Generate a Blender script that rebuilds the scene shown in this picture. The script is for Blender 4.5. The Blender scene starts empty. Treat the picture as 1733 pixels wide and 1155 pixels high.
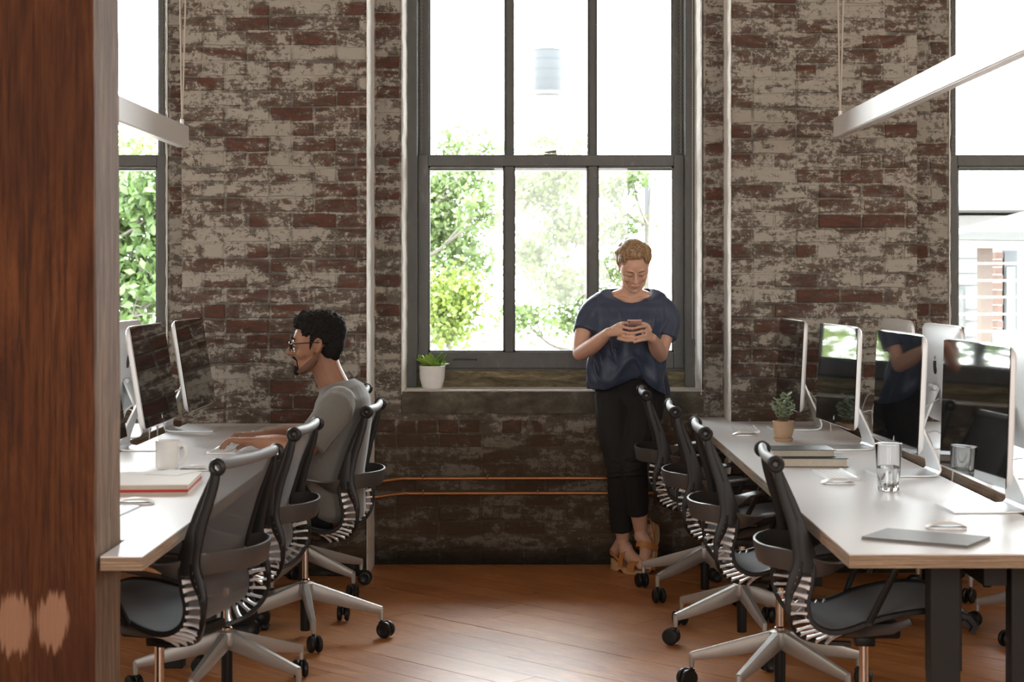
import bpy, bmesh, math, random
from mathutils import Vector, Matrix, noise
V = Vector
C = bpy.context.scene.collection
scn = bpy.context.scene
R = math.radians

# ---------------------------------------------------------------- camera
F = 2950.0                      # focal length in pixels of the 1733 px wide frame
EYE = 1.43
cam = bpy.data.cameras.new('camera'); camo = bpy.data.objects.new('camera', cam); C.objects.link(camo)
camo.location = (0, 0, EYE); camo.rotation_euler = (R(90), 0, 0)
cam.sensor_width = 36; cam.lens = F/1733*36
cam.shift_x = -26.5/1733; cam.shift_y = -107.5/1733
cam.clip_start = .1; cam.clip_end = 500
cam.dof.use_dof = True; cam.dof.focus_distance = 8.0; cam.dof.aperture_fstop = 6.3
scn.camera = camo

# ---------------------------------------------------------------- world, sun, window portals, added fill, exposure
w = bpy.data.worlds.new('world'); scn.world = w; w.use_nodes = True
bg = w.node_tree.nodes['Background']; bg.inputs[0].default_value = (.93, .97, 1, 1); bg.inputs[1].default_value = 24
sun = bpy.data.lights.new('sun', 'SUN'); sun.energy = 4.0; sun.angle = R(1.5); sun.color = (1, .95, .86)
suno = bpy.data.objects.new('sun', sun); C.objects.link(suno); suno.rotation_euler = (R(38), 0, R(-28))
def area(name, loc, rot, sx, sy, power, col=(1, 1, 1), portal=False):
    l = bpy.data.lights.new(name, 'AREA'); l.shape = 'RECTANGLE'; l.size = sx; l.size_y = sy; l.energy = power; l.color = col
    if portal: l.cycles.is_portal = True
    o = bpy.data.objects.new(name, l); C.objects.link(o); o.location = loc; o.rotation_euler = rot
    return o
# portals in the three openings of the far wall (they only guide sky sampling)
for cx in (-2.54, .12, 2.845):
    area('window_portal', (cx, 9.14, 2.17), (R(-90), 0, 0), 1.5, 2.6, 1, portal=True)
# unseen fill lights added behind and beside the camera to brighten the room
area('rear_fill_light', (-3.4, -3.0, 2.4), (R(90), 0, 0), 1.6, 2.6, 130, (1, .96, .9))
area('rear_fill_light', (.4, -3.0, 2.4), (R(90), 0, 0), 1.6, 2.6, 130, (1, .96, .9))
area('rear_fill_light', (4.2, -3.0, 2.4), (R(90), 0, 0), 1.6, 2.6, 130, (1, .96, .9))
area('side_fill_light', (5.9, 4.6, 2.5), (R(90), 0, R(90)), 1.8, 2.4, 100, (1, .93, .82))
area('side_fill_light', (-5.9, 5.4, 2.5), (R(90), 0, R(-90)), 1.8, 2.4, 100, (1, .93, .82))
scn.view_settings.view_transform = 'Standard'; scn.view_settings.look = 'None'
scn.view_settings.gamma = 1; scn.view_settings.use_curve_mapping = False
scn.view_settings.exposure = 0.0
try:
    scn.cycles.max_bounces = 8; scn.cycles.diffuse_bounces = 4; scn.cycles.glossy_bounces = 4
    scn.cycles.transparent_max_bounces = 16; scn.cycles.transmission_bounces = 8
    scn.cycles.sample_clamp_indirect = 6; scn.cycles.caustics_reflective = False; scn.cycles.caustics_refractive = False
    scn.cycles.use_denoising = True
except Exception: pass

# ---------------------------------------------------------------- helpers
def xz(px, py, Y):              # a point of the photo at distance Y
    s = F/Y
    return V(((px-893)/s, Y, EYE-(py-470)/s))
def tag(o, label=None, cat=None, group=None, kind=None):
    if label: o['label'] = label
    if cat: o['category'] = cat
    if group: o['group'] = group
    if kind: o['kind'] = kind
    return o
def empty(name, loc=(0, 0, 0), rz=0, parent=None):
    o = bpy.data.objects.new(name, None); C.objects.link(o); o.location = loc; o.rotation_euler = (0, 0, rz)
    o.empty_display_size = .05
    if parent: o.parent = parent
    return o
def link(name, me, mat=None, parent=None, loc=None, rot=None, scale=None):
    o = bpy.data.objects.new(name, me); C.objects.link(o)
    if mat is not None and len(me.materials) == 0: me.materials.append(mat)
    if parent: o.parent = parent
    if loc is not None: o.location = loc
    if rot is not None: o.rotation_euler = rot
    if scale is not None: o.scale = scale
    return o
def copy_tree(o, parent=None):
    c = o.copy(); C.objects.link(c); c.parent = parent
    for ch in list(o.children): copy_tree(ch, c)
    return c

class MB:
    def __init__(s): s.v = []; s.f = []
    def add(s, vs, fs):
        n = len(s.v); s.v += [V(p) for p in vs]; s.f += [tuple(i+n for i in f) for f in fs]; return s
    def box(s, x0, x1, y0, y1, z0, z1, bev=0):
        if bev > 0:
            bm = bmesh.new(); bmesh.ops.create_cube(bm, size=1)
            for v in bm.verts: v.co = V(((x0+x1)/2+v.co.x*(x1-x0), (y0+y1)/2+v.co.y*(y1-y0), (z0+z1)/2+v.co.z*(z1-z0)))
            bmesh.ops.bevel(bm, geom=bm.edges[:], offset=bev, segments=2, affect='EDGES', profile=.5)
            bm.verts.index_update(); s.add([v.co.copy() for v in bm.verts], [[v.index for v in f.verts] for f in bm.faces]); bm.free(); return s
        vs = [(x, y, z) for x in (x0, x1) for y in (y0, y1) for z in (z0, z1)]
        return s.add(vs, [(0, 1, 3, 2), (4, 6, 7, 5), (0, 4, 5, 1), (2, 3, 7, 6), (0, 2, 6, 4), (1, 5, 7, 3)])
    def prism(s, poly, z0, z1):     # poly in xy, counter-clockwise
        n = len(poly)
        vs = [(p[0], p[1], z0) for p in poly]+[(p[0], p[1], z1) for p in poly]
        fs = [tuple(range(n-1, -1, -1)), tuple(range(n, 2*n))]+[(i, (i+1) % n, (i+1) % n+n, i+n) for i in range(n)]
        return s.add(vs, fs)
    def lathe(s, prof, seg=20, c=(0, 0, 0)):      # prof: (r,z) list
        vs = []; fs = []
        m = len(prof)
        for k in range(seg):
            a = 2*math.pi*k/seg
            for r, z in prof: vs.append((c[0]+r*math.cos(a), c[1]+r*math.sin(a), c[2]+z))
        for k in range(seg):
            k2 = (k+1) % seg
            for j in range(m-1): fs.append((k*m+j, k2*m+j, k2*m+j+1, k*m+j+1))
        return s.add(vs, fs)
    def tube(s, pts, r, n=8, cap=True, flat=1.0, up=None, closed=False):
        """round/elliptic tube along pts; r number or list; flat: second axis factor; up: reference axis"""
        pts = [V(p) for p in pts]; m = len(pts)
        rs = r if isinstance(r, (list, tuple)) else [r]*m
        fl = flat if isinstance(flat, (list, tuple)) else [flat]*m
        vs = []; fs = []
        ref = V(up) if up is not None else None
        prev = None
        for i in range(m):
            if closed: t = (pts[(i+1) % m]-pts[i-1]).normalized()
            else: t = (pts[min(i+1, m-1)]-pts[max(i-1, 0)]).normalized()
            if ref is not None:
                a = ref-t*ref.dot(t)
                if a.length < 1e-4: a = t.orthogonal()
            else:
                if prev is None: a = t.orthogonal()
                else: a = prev-t*prev.dot(t)
            a.normalize(); prev = a
            b = t.cross(a)
            for k in range(n):
                an = 2*math.pi*k/n
                vs.append(pts[i]+a*(rs[i]*math.cos(an))+b*(rs[i]*fl[i]*math.sin(an)))
        mm = m if closed else m-1
        for i in range(mm):
            j = (i+1) % m
            for k in range(n):
                fs.append((i*n+k, i*n+(k+1) % n, j*n+(k+1) % n, j*n+k))
        if cap and not closed:
            fs.append(tuple(range(n-1, -1, -1))); fs.append(tuple((m-1)*n+k for k in range(n)))
        return s.add(vs, fs)
    def bar(s, pts, wa, wb, axis):
        """rounded rectangular bar: half width wa[i] along axis[i], half thickness wb[i] across"""
        pts = [V(p) for p in pts]; m = len(pts)
        wa = wa if isinstance(wa, (list, tuple)) else [wa]*m
        wb = wb if isinstance(wb, (list, tuple)) else [wb]*m
        ax = axis if isinstance(axis, list) else [axis]*m
        vs = []; fs = []; q = .72
        cs = [(1, q), (q, 1), (-q, 1), (-1, q), (-1, -q), (-q, -1), (q, -1), (1, -q)]
        for i in range(m):
            t = (pts[min(i+1, m-1)]-pts[max(i-1, 0)]).normalized()
            a = V(ax[i]); a = (a-t*a.dot(t)).normalized(); b = t.cross(a)
            for u, v_ in cs: vs.append(pts[i]+a*(wa[i]*u)+b*(wb[i]*v_))
        for i in range(m-1):
            for k in range(8): fs.append((i*8+k, i*8+(k+1) % 8, (i+1)*8+(k+1) % 8, (i+1)*8+k))
        fs.append(tuple(range(7, -1, -1))); fs.append(tuple((m-1)*8+k for k in range(8)))
        return s.add(vs, fs)
    def sph(s, c, r, n=8, m=6):
        rx, ry, rz = r if isinstance(r, (tuple, list)) else (r, r, r)
        vs = [(c[0], c[1], c[2]-rz)]; fs = []
        for j in range(1, m):
            th = math.pi*j/m
            for k in range(n):
                a = 2*math.pi*k/n
                vs.append((c[0]+rx*math.sin(th)*math.cos(a), c[1]+ry*math.sin(th)*math.sin(a), c[2]-rz*math.cos(th)))
        vs.append((c[0], c[1], c[2]+rz)); L = len(vs)-1
        for k in range(n):
            fs.append((0, 1+(k+1) % n, 1+k)); fs.append((L, L-n+k, L-n+(k+1) % n))
        for j in range(m-2):
            for k in range(n):
                fs.append((1+j*n+k, 1+j*n+(k+1) % n, 1+(j+1)*n+(k+1) % n, 1+(j+1)*n+k))
        return s.add(vs, fs)
    def xf(s, M, start=0):
        for i in range(start, len(s.v)): s.v[i] = M @ s.v[i]
        return s
    def mesh(s, name, smooth=False, ang=40):
        me = bpy.data.meshes.new(name); me.from_pydata([tuple(p) for p in s.v], [], s.f)
        bm = bmesh.new(); bm.from_mesh(me); bmesh.ops.recalc_face_normals(bm, faces=bm.faces[:]); bm.to_mesh(me); bm.free()
        if smooth:
            me.polygons.foreach_set('use_smooth', [True]*len(me.polygons))
            try: me.set_sharp_from_angle(angle=R(ang))
            except Exception: pass
        return me
    def build(s, name, mat, parent=None, smooth=False, loc=None, rot=None):
        return link(name, s.mesh(name, smooth), mat, parent, loc, rot)

def bez(pts, n=24):
    """Catmull-Rom through pts"""
    pts = [V(p) for p in pts]; P = [pts[0]*2-pts[1]]+pts+[pts[-1]*2-pts[-2]]
    out = []; m = len(pts)-1
    for q in range(n+1):
        u = q/n*m; i = min(int(u), m-1); t = u-i
        a, b, c, d = P[i], P[i+1], P[i+2], P[i+3]
        out.append(.5*((2*b)+(c-a)*t+(2*a-5*b+4*c-d)*t*t+(3*b-a-3*c+d)*t*t*t))
    return out

# ---------------------------------------------------------------- materials
class NT:
    def __init__(s, name):
        s.m = bpy.data.materials.new(name); s.m.use_nodes = True; s.t = s.m.node_tree; s.n = s.t.nodes
        s.p = s.n['Principled BSDF']
    def node(s, typ, **k):
        o = s.n.new(typ)
        for a, b in k.items(): setattr(o, a, b)
        return o
    def L(s, a, b): s.t.links.new(a, b)
    def pos(s, sc=(1, 1, 1), obj=False):
        if obj: src = s.node('ShaderNodeTexCoord').outputs['Object']
        else: src = s.node('ShaderNodeNewGeometry').outputs['Position']
        mp = s.node('ShaderNodeMapping'); mp.inputs['Scale'].default_value = sc; s.L(src, mp.inputs[0]); return mp.outputs[0]
    def noise(s, vec, scale, detail=4, rough=.6, dist=0):
        o = s.node('ShaderNodeTexNoise'); o.inputs['Scale'].default_value = scale; o.inputs['Detail'].default_value = detail
        o.inputs['Roughness'].default_value = rough; o.inputs['Distortion'].default_value = dist
        if vec is not None: s.L(vec, o.inputs['Vector'])
        return o.outputs[0]
    def ramp(s, fac, stops):
        o = s.node('ShaderNodeValToRGB'); e = o.color_ramp.elements
        while len(e) < len(stops): e.new(.5)
        for i, (p, c) in enumerate(stops):
            e[i].position = p; e[i].color = (c, c, c, 1) if not isinstance(c, tuple) else (*c, 1)
        s.L(fac, o.inputs[0]); return o.outputs[0]
    def mix(s, f, a, b, mode='MIX'):
        o = s.node('ShaderNodeMix', data_type='RGBA', blend_type=mode)
        for sock, v in ((o.inputs[0], f), (o.inputs[6], a), (o.inputs[7], b)):
            if isinstance(v, (int, float)): sock.default_value = v
            elif isinstance(v, tuple): sock.default_value = (*v, 1)
            else: s.L(v, sock)
        return o.outputs[2]
    def math(s, op, a, b=0.0, clamp=False):
        o = s.node('ShaderNodeMath', operation=op); o.use_clamp = clamp
        for i, v in enumerate((a, b)):
            if isinstance(v, (int, float)): o.inputs[i].default_value = v
            else: s.L(v, o.inputs[i])
        return o.outputs[0]
    def set(s, **k):
        nm = {'col': 'Base Color', 'rough': 'Roughness', 'metal': 'Metallic', 'spec': 'Specular IOR Level', 'coat': 'Coat Weight',
              'coatr': 'Coat Roughness', 'alpha': 'Alpha', 'trans': 'Transmission Weight', 'ior': 'IOR', 'sheen': 'Sheen Weight',
              'sss': 'Subsurface Weight', 'sssr': 'Subsurface Radius', 'ssss': 'Subsurface Scale'}
        for a, v in k.items():
            i = s.p.inputs[nm[a]]
            if isinstance(v, (int, float)): i.default_value = v
            elif isinstance(v, tuple): i.default_value = (*v, 1) if a == 'col' else v
            else: s.L(v, i)
        return s
    def bump(s, h, strength=.3, dist=.01):
        b = s.node('ShaderNodeBump'); b.inputs['Strength'].default_value = strength; b.inputs['Distance'].default_value = dist
        s.L(h, b.inputs['Height']); s.L(b.outputs[0], s.p.inputs['Normal']); return s

def simple(name, col, rough=.5, metal=0, var=.06, scale=30, bump=0, **k):
    t = NT(name)
    n = t.noise(t.pos(obj=True), scale, 4)
    lo = tuple(c*(1-var) for c in col); hi = tuple(min(1, c*(1+var)) for c in col)
    t.set(col=t.mix(n, lo, hi), rough=rough, metal=metal, **k)
    if bump: t.bump(n, bump, .002)
    return t.m

def sepz(t):
    o = t.node('ShaderNodeSeparateXYZ'); t.L(t.node('ShaderNodeNewGeometry').outputs['Position'], o.inputs[0]); return o.outputs

def brick_mat(name, base_lo, base_hi, wash, wash_amt, rnd=True):
    t = NT(name)
    oi = t.node('ShaderNodeObjectInfo').outputs['Random']
    p = t.pos((.75, .75, 2.3)); pf = t.pos((1, 1, 1))
    wn = t.noise(p, 5.5, 8, .68, .5)             # whitewash patches, stretched along the courses
    fine = t.noise(pf, 34, 8, .8, .6)
    mid = t.noise(p, 15, 6, .7, .3)
    c = t.mix(oi if rnd else mid, base_lo, base_hi)
    c = t.mix(t.ramp(mid, [(.42, 0), (.62, .75)]), c, (.045, .036, .028))       # soot
    z = sepz(t)[2]
    hi = t.ramp(t.math('MULTIPLY', z, .34), [(.16, 0.0), (.42, .55), (.75, 1.0)])   # more wash survives higher up
    m = t.math('ADD', t.math('ADD', wn, t.math('MULTIPLY', mid, .4)), t.math('MULTIPLY', fine, .36))
    m = t.math('ADD', m, t.math('MULTIPLY', hi, .10))
    if rnd: m = t.math('ADD', m, t.math('MULTIPLY', t.math('SUBTRACT', oi, .5), .22))
    m1 = t.ramp(m, [(.80-wash_amt, .05), (.96-wash_amt, .55), (1.10-wash_amt, .85)])
    m2 = t.ramp(t.math('ADD', m, t.math('MULTIPLY', t.math('SUBTRACT', fine, .5), .85)), [(.96-wash_amt, 0), (1.16-wash_amt, .34), (1.36-wash_amt, .85)])
    c = t.mix(m1, c, tuple(x*.50 for x in wash)); c = t.mix(m2, c, wash)
    # olive-brown older paint on the lowest metre, black line of damp at the foot
    low = t.ramp(t.math('ADD', t.math('MULTIPLY', z, .34), t.math('MULTIPLY', wn, .06)), [(.24, 1), (.31, 0)])
    c = t.mix(t.math('MULTIPLY', low, .62), c, (.085, .060, .036))
    dmp = t.ramp(t.math('ADD', z, t.math('MULTIPLY', mid, .16)), [(.10, .92), (.21, 0)])
    c = t.mix(dmp, c, (.018, .017, .014))
    # a dark band where a bench once stood
    t.set(col=c, rough=.9, spec=.25)
    h = t.math('ADD', t.math('MULTIPLY', mid, .7), fine)
    t.bump(h, .75, .012)
    return t.m

M = {}
M['brick'] = brick_mat('brick', (.135, .052, .036), (.090, .064, .050), (.46, .43, .375), -.022)
M['mortar'] = brick_mat('mortar', (.12, .10, .082), (.18, .155, .13), (.46, .43, .375), .03, rnd=False)
def plaster():
    t = NT('reveal_plaster'); n = t.noise(t.pos(), 16, 7, .75); f = t.noise(t.pos(), 70, 4)
    t.set(col=t.ramp(n, [(.30, (.50, .43, .36)), (.42, (.80, .77, .72)), (.65, (.88, .87, .84))]), rough=.85)
    t.bump(t.math('ADD', n, f), .4, .008); return t.m
M['plaster'] = plaster()
def stone():
    t = NT('sill_stone'); n = t.noise(t.pos((1, 1, 1.4)), 7, 8, .7, .4); f = t.noise(t.pos(), 55, 5, .7)
    z = sepz(t)
    c = t.ramp(n, [(.34, (.055, .048, .036)), (.52, (.105, .095, .072)), (.68, (.20, .19, .155))])
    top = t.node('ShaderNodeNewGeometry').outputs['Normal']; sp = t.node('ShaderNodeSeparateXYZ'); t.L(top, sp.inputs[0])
    wht = t.ramp(sp.outputs[2], [(.6, 0), (.8, 1)])  # white top faces: sky light painted into the stone's colour
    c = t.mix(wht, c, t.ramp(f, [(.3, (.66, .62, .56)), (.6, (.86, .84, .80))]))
    t.set(col=c, rough=.85); t.bump(t.math('ADD', n, f), .5, .008); return t.m
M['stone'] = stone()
def olive():
    t = NT('old_sill_board'); n = t.noise(t.pos((.6, 1, 3)), 9, 8, .75, .6); f = t.noise(t.pos((1, 1, 3)), 60, 4)
    c = t.ramp(n, [(.34, (.05, .042, .028)), (.5, (.17, .145, .085)), (.60, (.26, .22, .13)), (.68, (.5, .42, .26))])
    t.set(col=c, rough=.8); t.bump(t.math('ADD', n, f), .6, .005); return t.m
M['olive'] = olive()
def winpaint():
    t = NT('window_paint'); n = t.noise(t.pos((1, 1, .5)), 14, 7, .75, .3)
    c = t.ramp(n, [(.3, (.072, .075, .072)), (.6, (.100, .102, .096)), (.74, (.19, .185, .17))])
    t.set(col=c, rough=.42); t.bump(n, .3, .004); return t.m
M['winpaint'] = winpaint()
def glass(name='window_glass', tint=(.97, .985, .975)):
    t = NT(name); tr = t.node('ShaderNodeBsdfTransparent'); tr.inputs[0].default_value = (*tint, 1)
    gl = t.node('ShaderNodeBsdfGlossy'); gl.inputs['Roughness'].default_value = .02
    fr = t.node('ShaderNodeFresnel'); fr.inputs[0].default_value = 1.45
    mx = t.node('ShaderNodeMixShader'); t.L(fr.outputs[0], mx.inputs[0]); t.L(tr.outputs[0], mx.inputs[1]); t.L(gl.outputs[0], mx.inputs[2])
    t.L(mx.outputs[0], t.n['Material Output'].inputs[0]); return t.m
M['glass'] = glass()
def plankmat():
    t = NT('floor_plank')
    g = t.node('ShaderNodeNewGeometry').outputs['Position']
    mp = t.node('ShaderNodeMapping'); mp.inputs['Rotation'].default_value = (0, 0, R(45)); t.L(g, mp.inputs[0])
    ms = t.node('ShaderNodeMapping'); ms.inputs['Scale'].default_value = (1.1, 12, 1); t.L(mp.outputs[0], ms.inputs[0])
    oi = t.node('ShaderNodeObjectInfo').outputs['Random']
    off = t.node('ShaderNodeVectorMath', operation='ADD'); t.L(ms.outputs[0], off.inputs[0])
    cb = t.node('ShaderNodeCombineXYZ'); t.L(t.math('MULTIPLY', oi, 40), cb.inputs[0]); t.L(t.math('MULTIPLY', oi, 17), cb.inputs[2]); t.L(cb.outputs[0], off.inputs[1])
    n = t.noise(off.outputs[0], 2.2, 7, .65, .8); f = t.noise(off.outputs[0], 11, 5, .7, .3)
    c = t.ramp(n, [(.30, (.36, .125, .036)), (.5, (.58, .225, .070)), (.70, (.74, .34, .125))])
    c = t.mix(t.ramp(f, [(.35, .5), (.6, 0)]), c, (.17, .045, .014))
    c = t.mix(t.math('MULTIPLY', t.math('SUBTRACT', oi, .1), .7, True), c, (.62, .29, .11))
    dk = t.node('ShaderNodeTexNoise'); w2 = t.noise(t.pos(), 1.3, 3)
    c = t.mix(t.ramp(w2, [(.35, .45), (.6, 0)]), c, (.19, .06, .02))
    # knots
    vo = t.node('ShaderNodeTexVoronoi'); vo.inputs['Scale'].default_value = 3.0
    m3 = t.node('ShaderNodeMapping'); m3.inputs['Scale'].default_value = (.8, 1.6, 1); t.L(mp.outputs[0], m3.inputs[0]); t.L(m3.outputs[0], vo.inputs['Vector'])
    kn = t.ramp(vo.outputs['Distance'], [(.03, .85), (.075, 0)])
    c = t.mix(kn, c, (.07, .018, .008))
    # scuffs of old white paint along the grain
    m4 = t.node('ShaderNodeMapping'); m4.inputs['Scale'].default_value = (1.3, 26, 1); t.L(mp.outputs[0], m4.inputs[0])
    sc = t.ramp(t.math('ADD', t.noise(m4.outputs[0], 2.6, 4, .6), t.math('MULTIPLY', f, .06)), [(.70, 0), (.745, .75)])
    c = t.mix(sc, c, (.62, .52, .42))
    t.set(col=c, rough=t.ramp(n, [(.3, .30), (.7, .44)]), spec=.5)
    t.bump(t.math('ADD', n, t.math('MULTIPLY', f, .5)), .22, .004); return t.m
M['plank'] = plankmat()
M['subfloor'] = simple('subfloor', (.05, .025, .015), .8)
def postmat(name, cols, side=False):
    t = NT(name)
    p = t.pos((5, 5, .8)); n = t.noise(p, 2.0, 8, .72, 1.4); g = t.noise(t.pos((30, 30, 1.2)), 3, 6, .7, .3)
    big = t.noise(t.pos((1, 1, .6)), 3.2, 5, .6)
    c = t.ramp(n, [(.30, cols[0]), (.5, cols[1]), (.7, cols[2])])
    c = t.mix(t.ramp(g, [(.36, .75), (.55, 0)]), c, tuple(x*.38 for x in cols[0]))
    c = t.mix(t.ramp(big, [(.4, .5), (.65, 0)]), c, cols[0])
    ch = t.ramp(t.noise(t.pos((2.5, 2.5, 1.2)), 6, 8, .72, 1.2), [(.685, 0), (.72, .8)])     # chips of old paint
    c = t.mix(ch, c, (.42, .27, .19))
    # two bare patches near the foot
    gp = t.node('ShaderNodeNewGeometry').outputs['Position']
    for (px, pz, rr) in ((-1.275, .565, .045), (-1.18, .575, .042)):
        d = t.node('ShaderNodeVectorMath', operation='MULTIPLY_ADD'); d.inputs[1].default_value = (1, 0, .55); d.inputs[2].default_value = (-px, 0, -pz*.55)
        t.L(gp, d.inputs[0]); l = t.node('ShaderNodeVectorMath', operation='LENGTH'); t.L(d.outputs[0], l.inputs[0])
        nn = t.math('ADD', l.outputs['Value'], t.math('MULTIPLY', t.math('SUBTRACT', g, .5), .07))
        if not side: c = t.mix(t.ramp(t.math('MULTIPLY', nn, 10), [(rr*8, .9), (rr*10, 0)]), c, (.36, .20, .125))
    t.set(col=c, rough=.62 if not side else .75, spec=.25); t.bump(t.math('ADD', n, g), .6, .008); return t.m
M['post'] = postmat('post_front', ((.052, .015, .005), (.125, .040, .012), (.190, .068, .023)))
M['postside'] = postmat('post_side', ((.12, .075, .05), (.21, .13, .085), (.32, .22, .15)), True)  # paler than the front: wear, plus window light put into the colour
M['laminate'] = simple('white_laminate', (.74, .74, .76), .34, var=.02, spec=.5)
def ply():
    t = NT('plywood_edge'); n = t.noise(t.pos((2, 2, 120)), 2.5, 4, .6); f = t.noise(t.pos((6, 6, 20)), 8, 5)
    t.set(col=t.mix(t.ramp(f, [(.4, 0), (.6, .5)]), t.ramp(n, [(.35, (.10, .065, .040)), (.5, (.29, .205, .135)), (.65, (.40, .30, .21))]), (.24, .16, .10)), rough=.65)
    return t.m
M['ply'] = ply()
M['blackmetal'] = simple('black_metal', (.014, .013, .012), .55, spec=.3)
M['blackplastic'] = simple('black_plastic', (.010, .010, .010), .42, spec=.35)
M['greyplastic'] = simple('grey_plastic', (.17, .175, .185), .58)
M['armband'] = simple('dark_grey_plastic', (.060, .058, .058), .35)
M['silver'] = simple('cast_aluminium', (.46, .44, .42), .45, .6, .05)
M['chrome'] = simple('chrome', (.55, .5, .45), .14, 1.0)
M['alu'] = simple('aluminium', (.76, .78, .80), .32, .55, .02)
M['aluback'] = simple('aluminium_back', (.80, .82, .84), .4, .15, .02)
M['rib'] = simple('rib_plastic', (.66, .67, .69), .28, .25)
def mesh_cloth(name, al):
    t = NT(name); n = t.noise(t.pos((1, 1, 1), obj=True), 400, 2); f = t.noise(t.pos(obj=True), 9, 3)
    t.set(col=t.mix(n, (.035, .037, .042), (.075, .078, .086)), rough=.75, alpha=al, sheen=.2); return t.m
M['backmesh'] = mesh_cloth('back_mesh_weave', .80)
M['seatmesh'] = mesh_cloth('seat_mesh_weave', .97)
M['screen'] = simple('screen_glass', (.006, .007, .008), .035, 0, spec=.75, coat=.6)
M['white'] = simple('white_ceramic', (.84, .84, .83), .25)
M['whiteplastic'] = simple('white_plastic', (.80, .80, .80), .35, var=.01)
M['paper'] = simple('paper', (.78, .77, .75), .8, var=.03)
M['pages'] = simple('book_pages', (.62, .57, .48), .85, var=.12, scale=90)
M['red'] = simple('red_cover', (.52, .02, .02), .5)
def cover():
    t = NT('dark_photo_cover'); n = t.noise(t.pos((3, 3, 3)), 12, 5, .7, 1.5)
    t.set(col=t.ramp(n, [(.5, (.025, .030, .030)), (.62, (.06, .075, .072)), (.70, (.45, .47, .45))]), rough=.35); return t.m
M['cover'] = cover()
M['cover2'] = simple('charcoal_cover', (.03, .03, .032), .5)
M['slate'] = simple('slate_cover', (.20, .195, .195), .5)
M['terracotta'] = simple('tan_clay', (.52, .36, .235), .55, var=.15, scale=12)
M['soil'] = simple('soil', (.05, .03, .02), .9, var=.4, bump=.5)
def leafm(name, a, b, tr=.3):
    t = NT(name); oi = t.node('ShaderNodeObjectInfo').outputs['Random']; n = t.noise(t.pos(), 8, 3)
    c = t.mix(t.math('MULTIPLY', t.math('ADD', oi, n), .6, True), a, b); t.set(col=c, rough=.45)
    tl = t.node('ShaderNodeBsdfTranslucent'); t.L(c, tl.inputs[0]); mx = t.node('ShaderNodeMixShader'); mx.inputs[0].default_value = tr
    t.L(t.p.outputs[0], mx.inputs[1]); t.L(tl.outputs[0], mx.inputs[2]); t.L(mx.outputs[0], t.n['Material Output'].inputs[0]); return t.m
M['leaf_light'] = leafm('bright_succulent_leaf', (.16, .34, .05), (.45, .62, .12), .35)
M['leaf_grey'] = leafm('jade_leaf', (.17, .29, .17), (.42, .52, .36), .25)
M['stem'] = simple('stem', (.16, .11, .06), .7)
M['copper'] = simple('copper_pipe', (.42, .19, .08), .4, .7, .2)
M['lampwhite'] = simple('lamp_white', (.80, .80, .80), .30, 0, .01)
M['cord'] = simple('lamp_cord', (.50, .46, .40), .7)
M['cable'] = simple('cable', (.62, .62, .62), .5)
M['chain'] = simple('chain_metal', (.35, .33, .28), .4, .7)
M['wallpaint'] = simple('wall_paint', (.40, .37, .33), .85)
M['ceiling'] = simple('ceiling_paint', (.55, .50, .44), .85)
def clearglass():
    t = NT('tumbler_glass'); t.set(col=(1., 1., 1.), rough=.01, trans=1.0, ior=1.47); return t.m
M['tumbler'] = clearglass()
t = NT('water'); t.set(col=(1., 1., 1.), rough=0.0, trans=1.0, ior=1.33); M['water'] = t.m
# ================================================================ room shell
YB = 8.68          # face of the window bays
WB = 9.16          # outer face of the wall
PL, PR = (-1.66, -.766, 8.33), (.98, 1.89, 8.43)       # piers: x0, x1, front y
OPEN = [(-2.54, 'window_1'), (.12, 'window_2'), (2.845, 'window_3')]
HW = .748; SILL = .868; HEAD = 3.42; TOP = 4.2
rnd = random.Random(7)

def shell_wall(name, boxes, mat='mortar'):
    m = MB()
    for b in boxes: m.box(*b)
    return tag(m.build(name, M[mat]), kind='structure')
wall_c = shell_wall('wall_center', [(-.79, .985, YB, WB, 0, .754), (-.79, .12-HW, YB, WB, .754, TOP), (.12+HW+.006, .985, YB, WB, .754, TOP), (.12-HW, .12+HW+.006, YB, WB, HEAD, TOP)])
wall_pl = shell_wall('wall_left_pier', [(PL[0]+.004, PL[1]-.004, PL[2]+.012, WB, 0, TOP)])
wall_pr = shell_wall('wall_right_pier', [(PR[0]+.004, PR[1]-.004, PR[2]+.012, WB, 0, TOP)])
wall_l = shell_wall('wall_left_bay', [(-2.54+HW, PL[0]+.01, YB, WB, 0, TOP), (-2.54-HW, -2.54+HW, YB, WB, 0, SILL-.1), (-6, -2.54-HW, YB-.3, WB, 0, TOP), (-2.54-HW, -2.54+HW, YB, WB, HEAD, TOP)])
wall_r = shell_wall('wall_right_bay', [(PR[1]-.01, 2.845-HW, YB, WB, 0, TOP), (2.845-HW, 2.845+HW, YB, WB, 0, SILL-.1), (2.845+HW, 6, YB-.3, WB, 0, TOP), (2.845-HW, 2.845+HW, YB, WB, HEAD, TOP)])
tag(MB().box(-6.2, -6, -3.6, WB, 0, TOP).build('wall_left', M['wallpaint']), kind='structure')
tag(MB().box(6, 6.2, -3.6, WB, 0, TOP).build('wall_right', M['wallpaint']), kind='structure')
tag(MB().box(-6.2, 6.2, -3.8, -3.6, 0, TOP).build('wall_back', M['wallpaint']), kind='structure')
tag(MB().box(-6.2, 6.2, -3.8, WB, TOP, TOP+.2).build('ceiling', M['ceiling']), kind='structure')
floor = tag(MB().box(-6.2, 6.2, -3.8, WB, -.3, -.02).build('floor', M['subfloor']), kind='structure')

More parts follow.
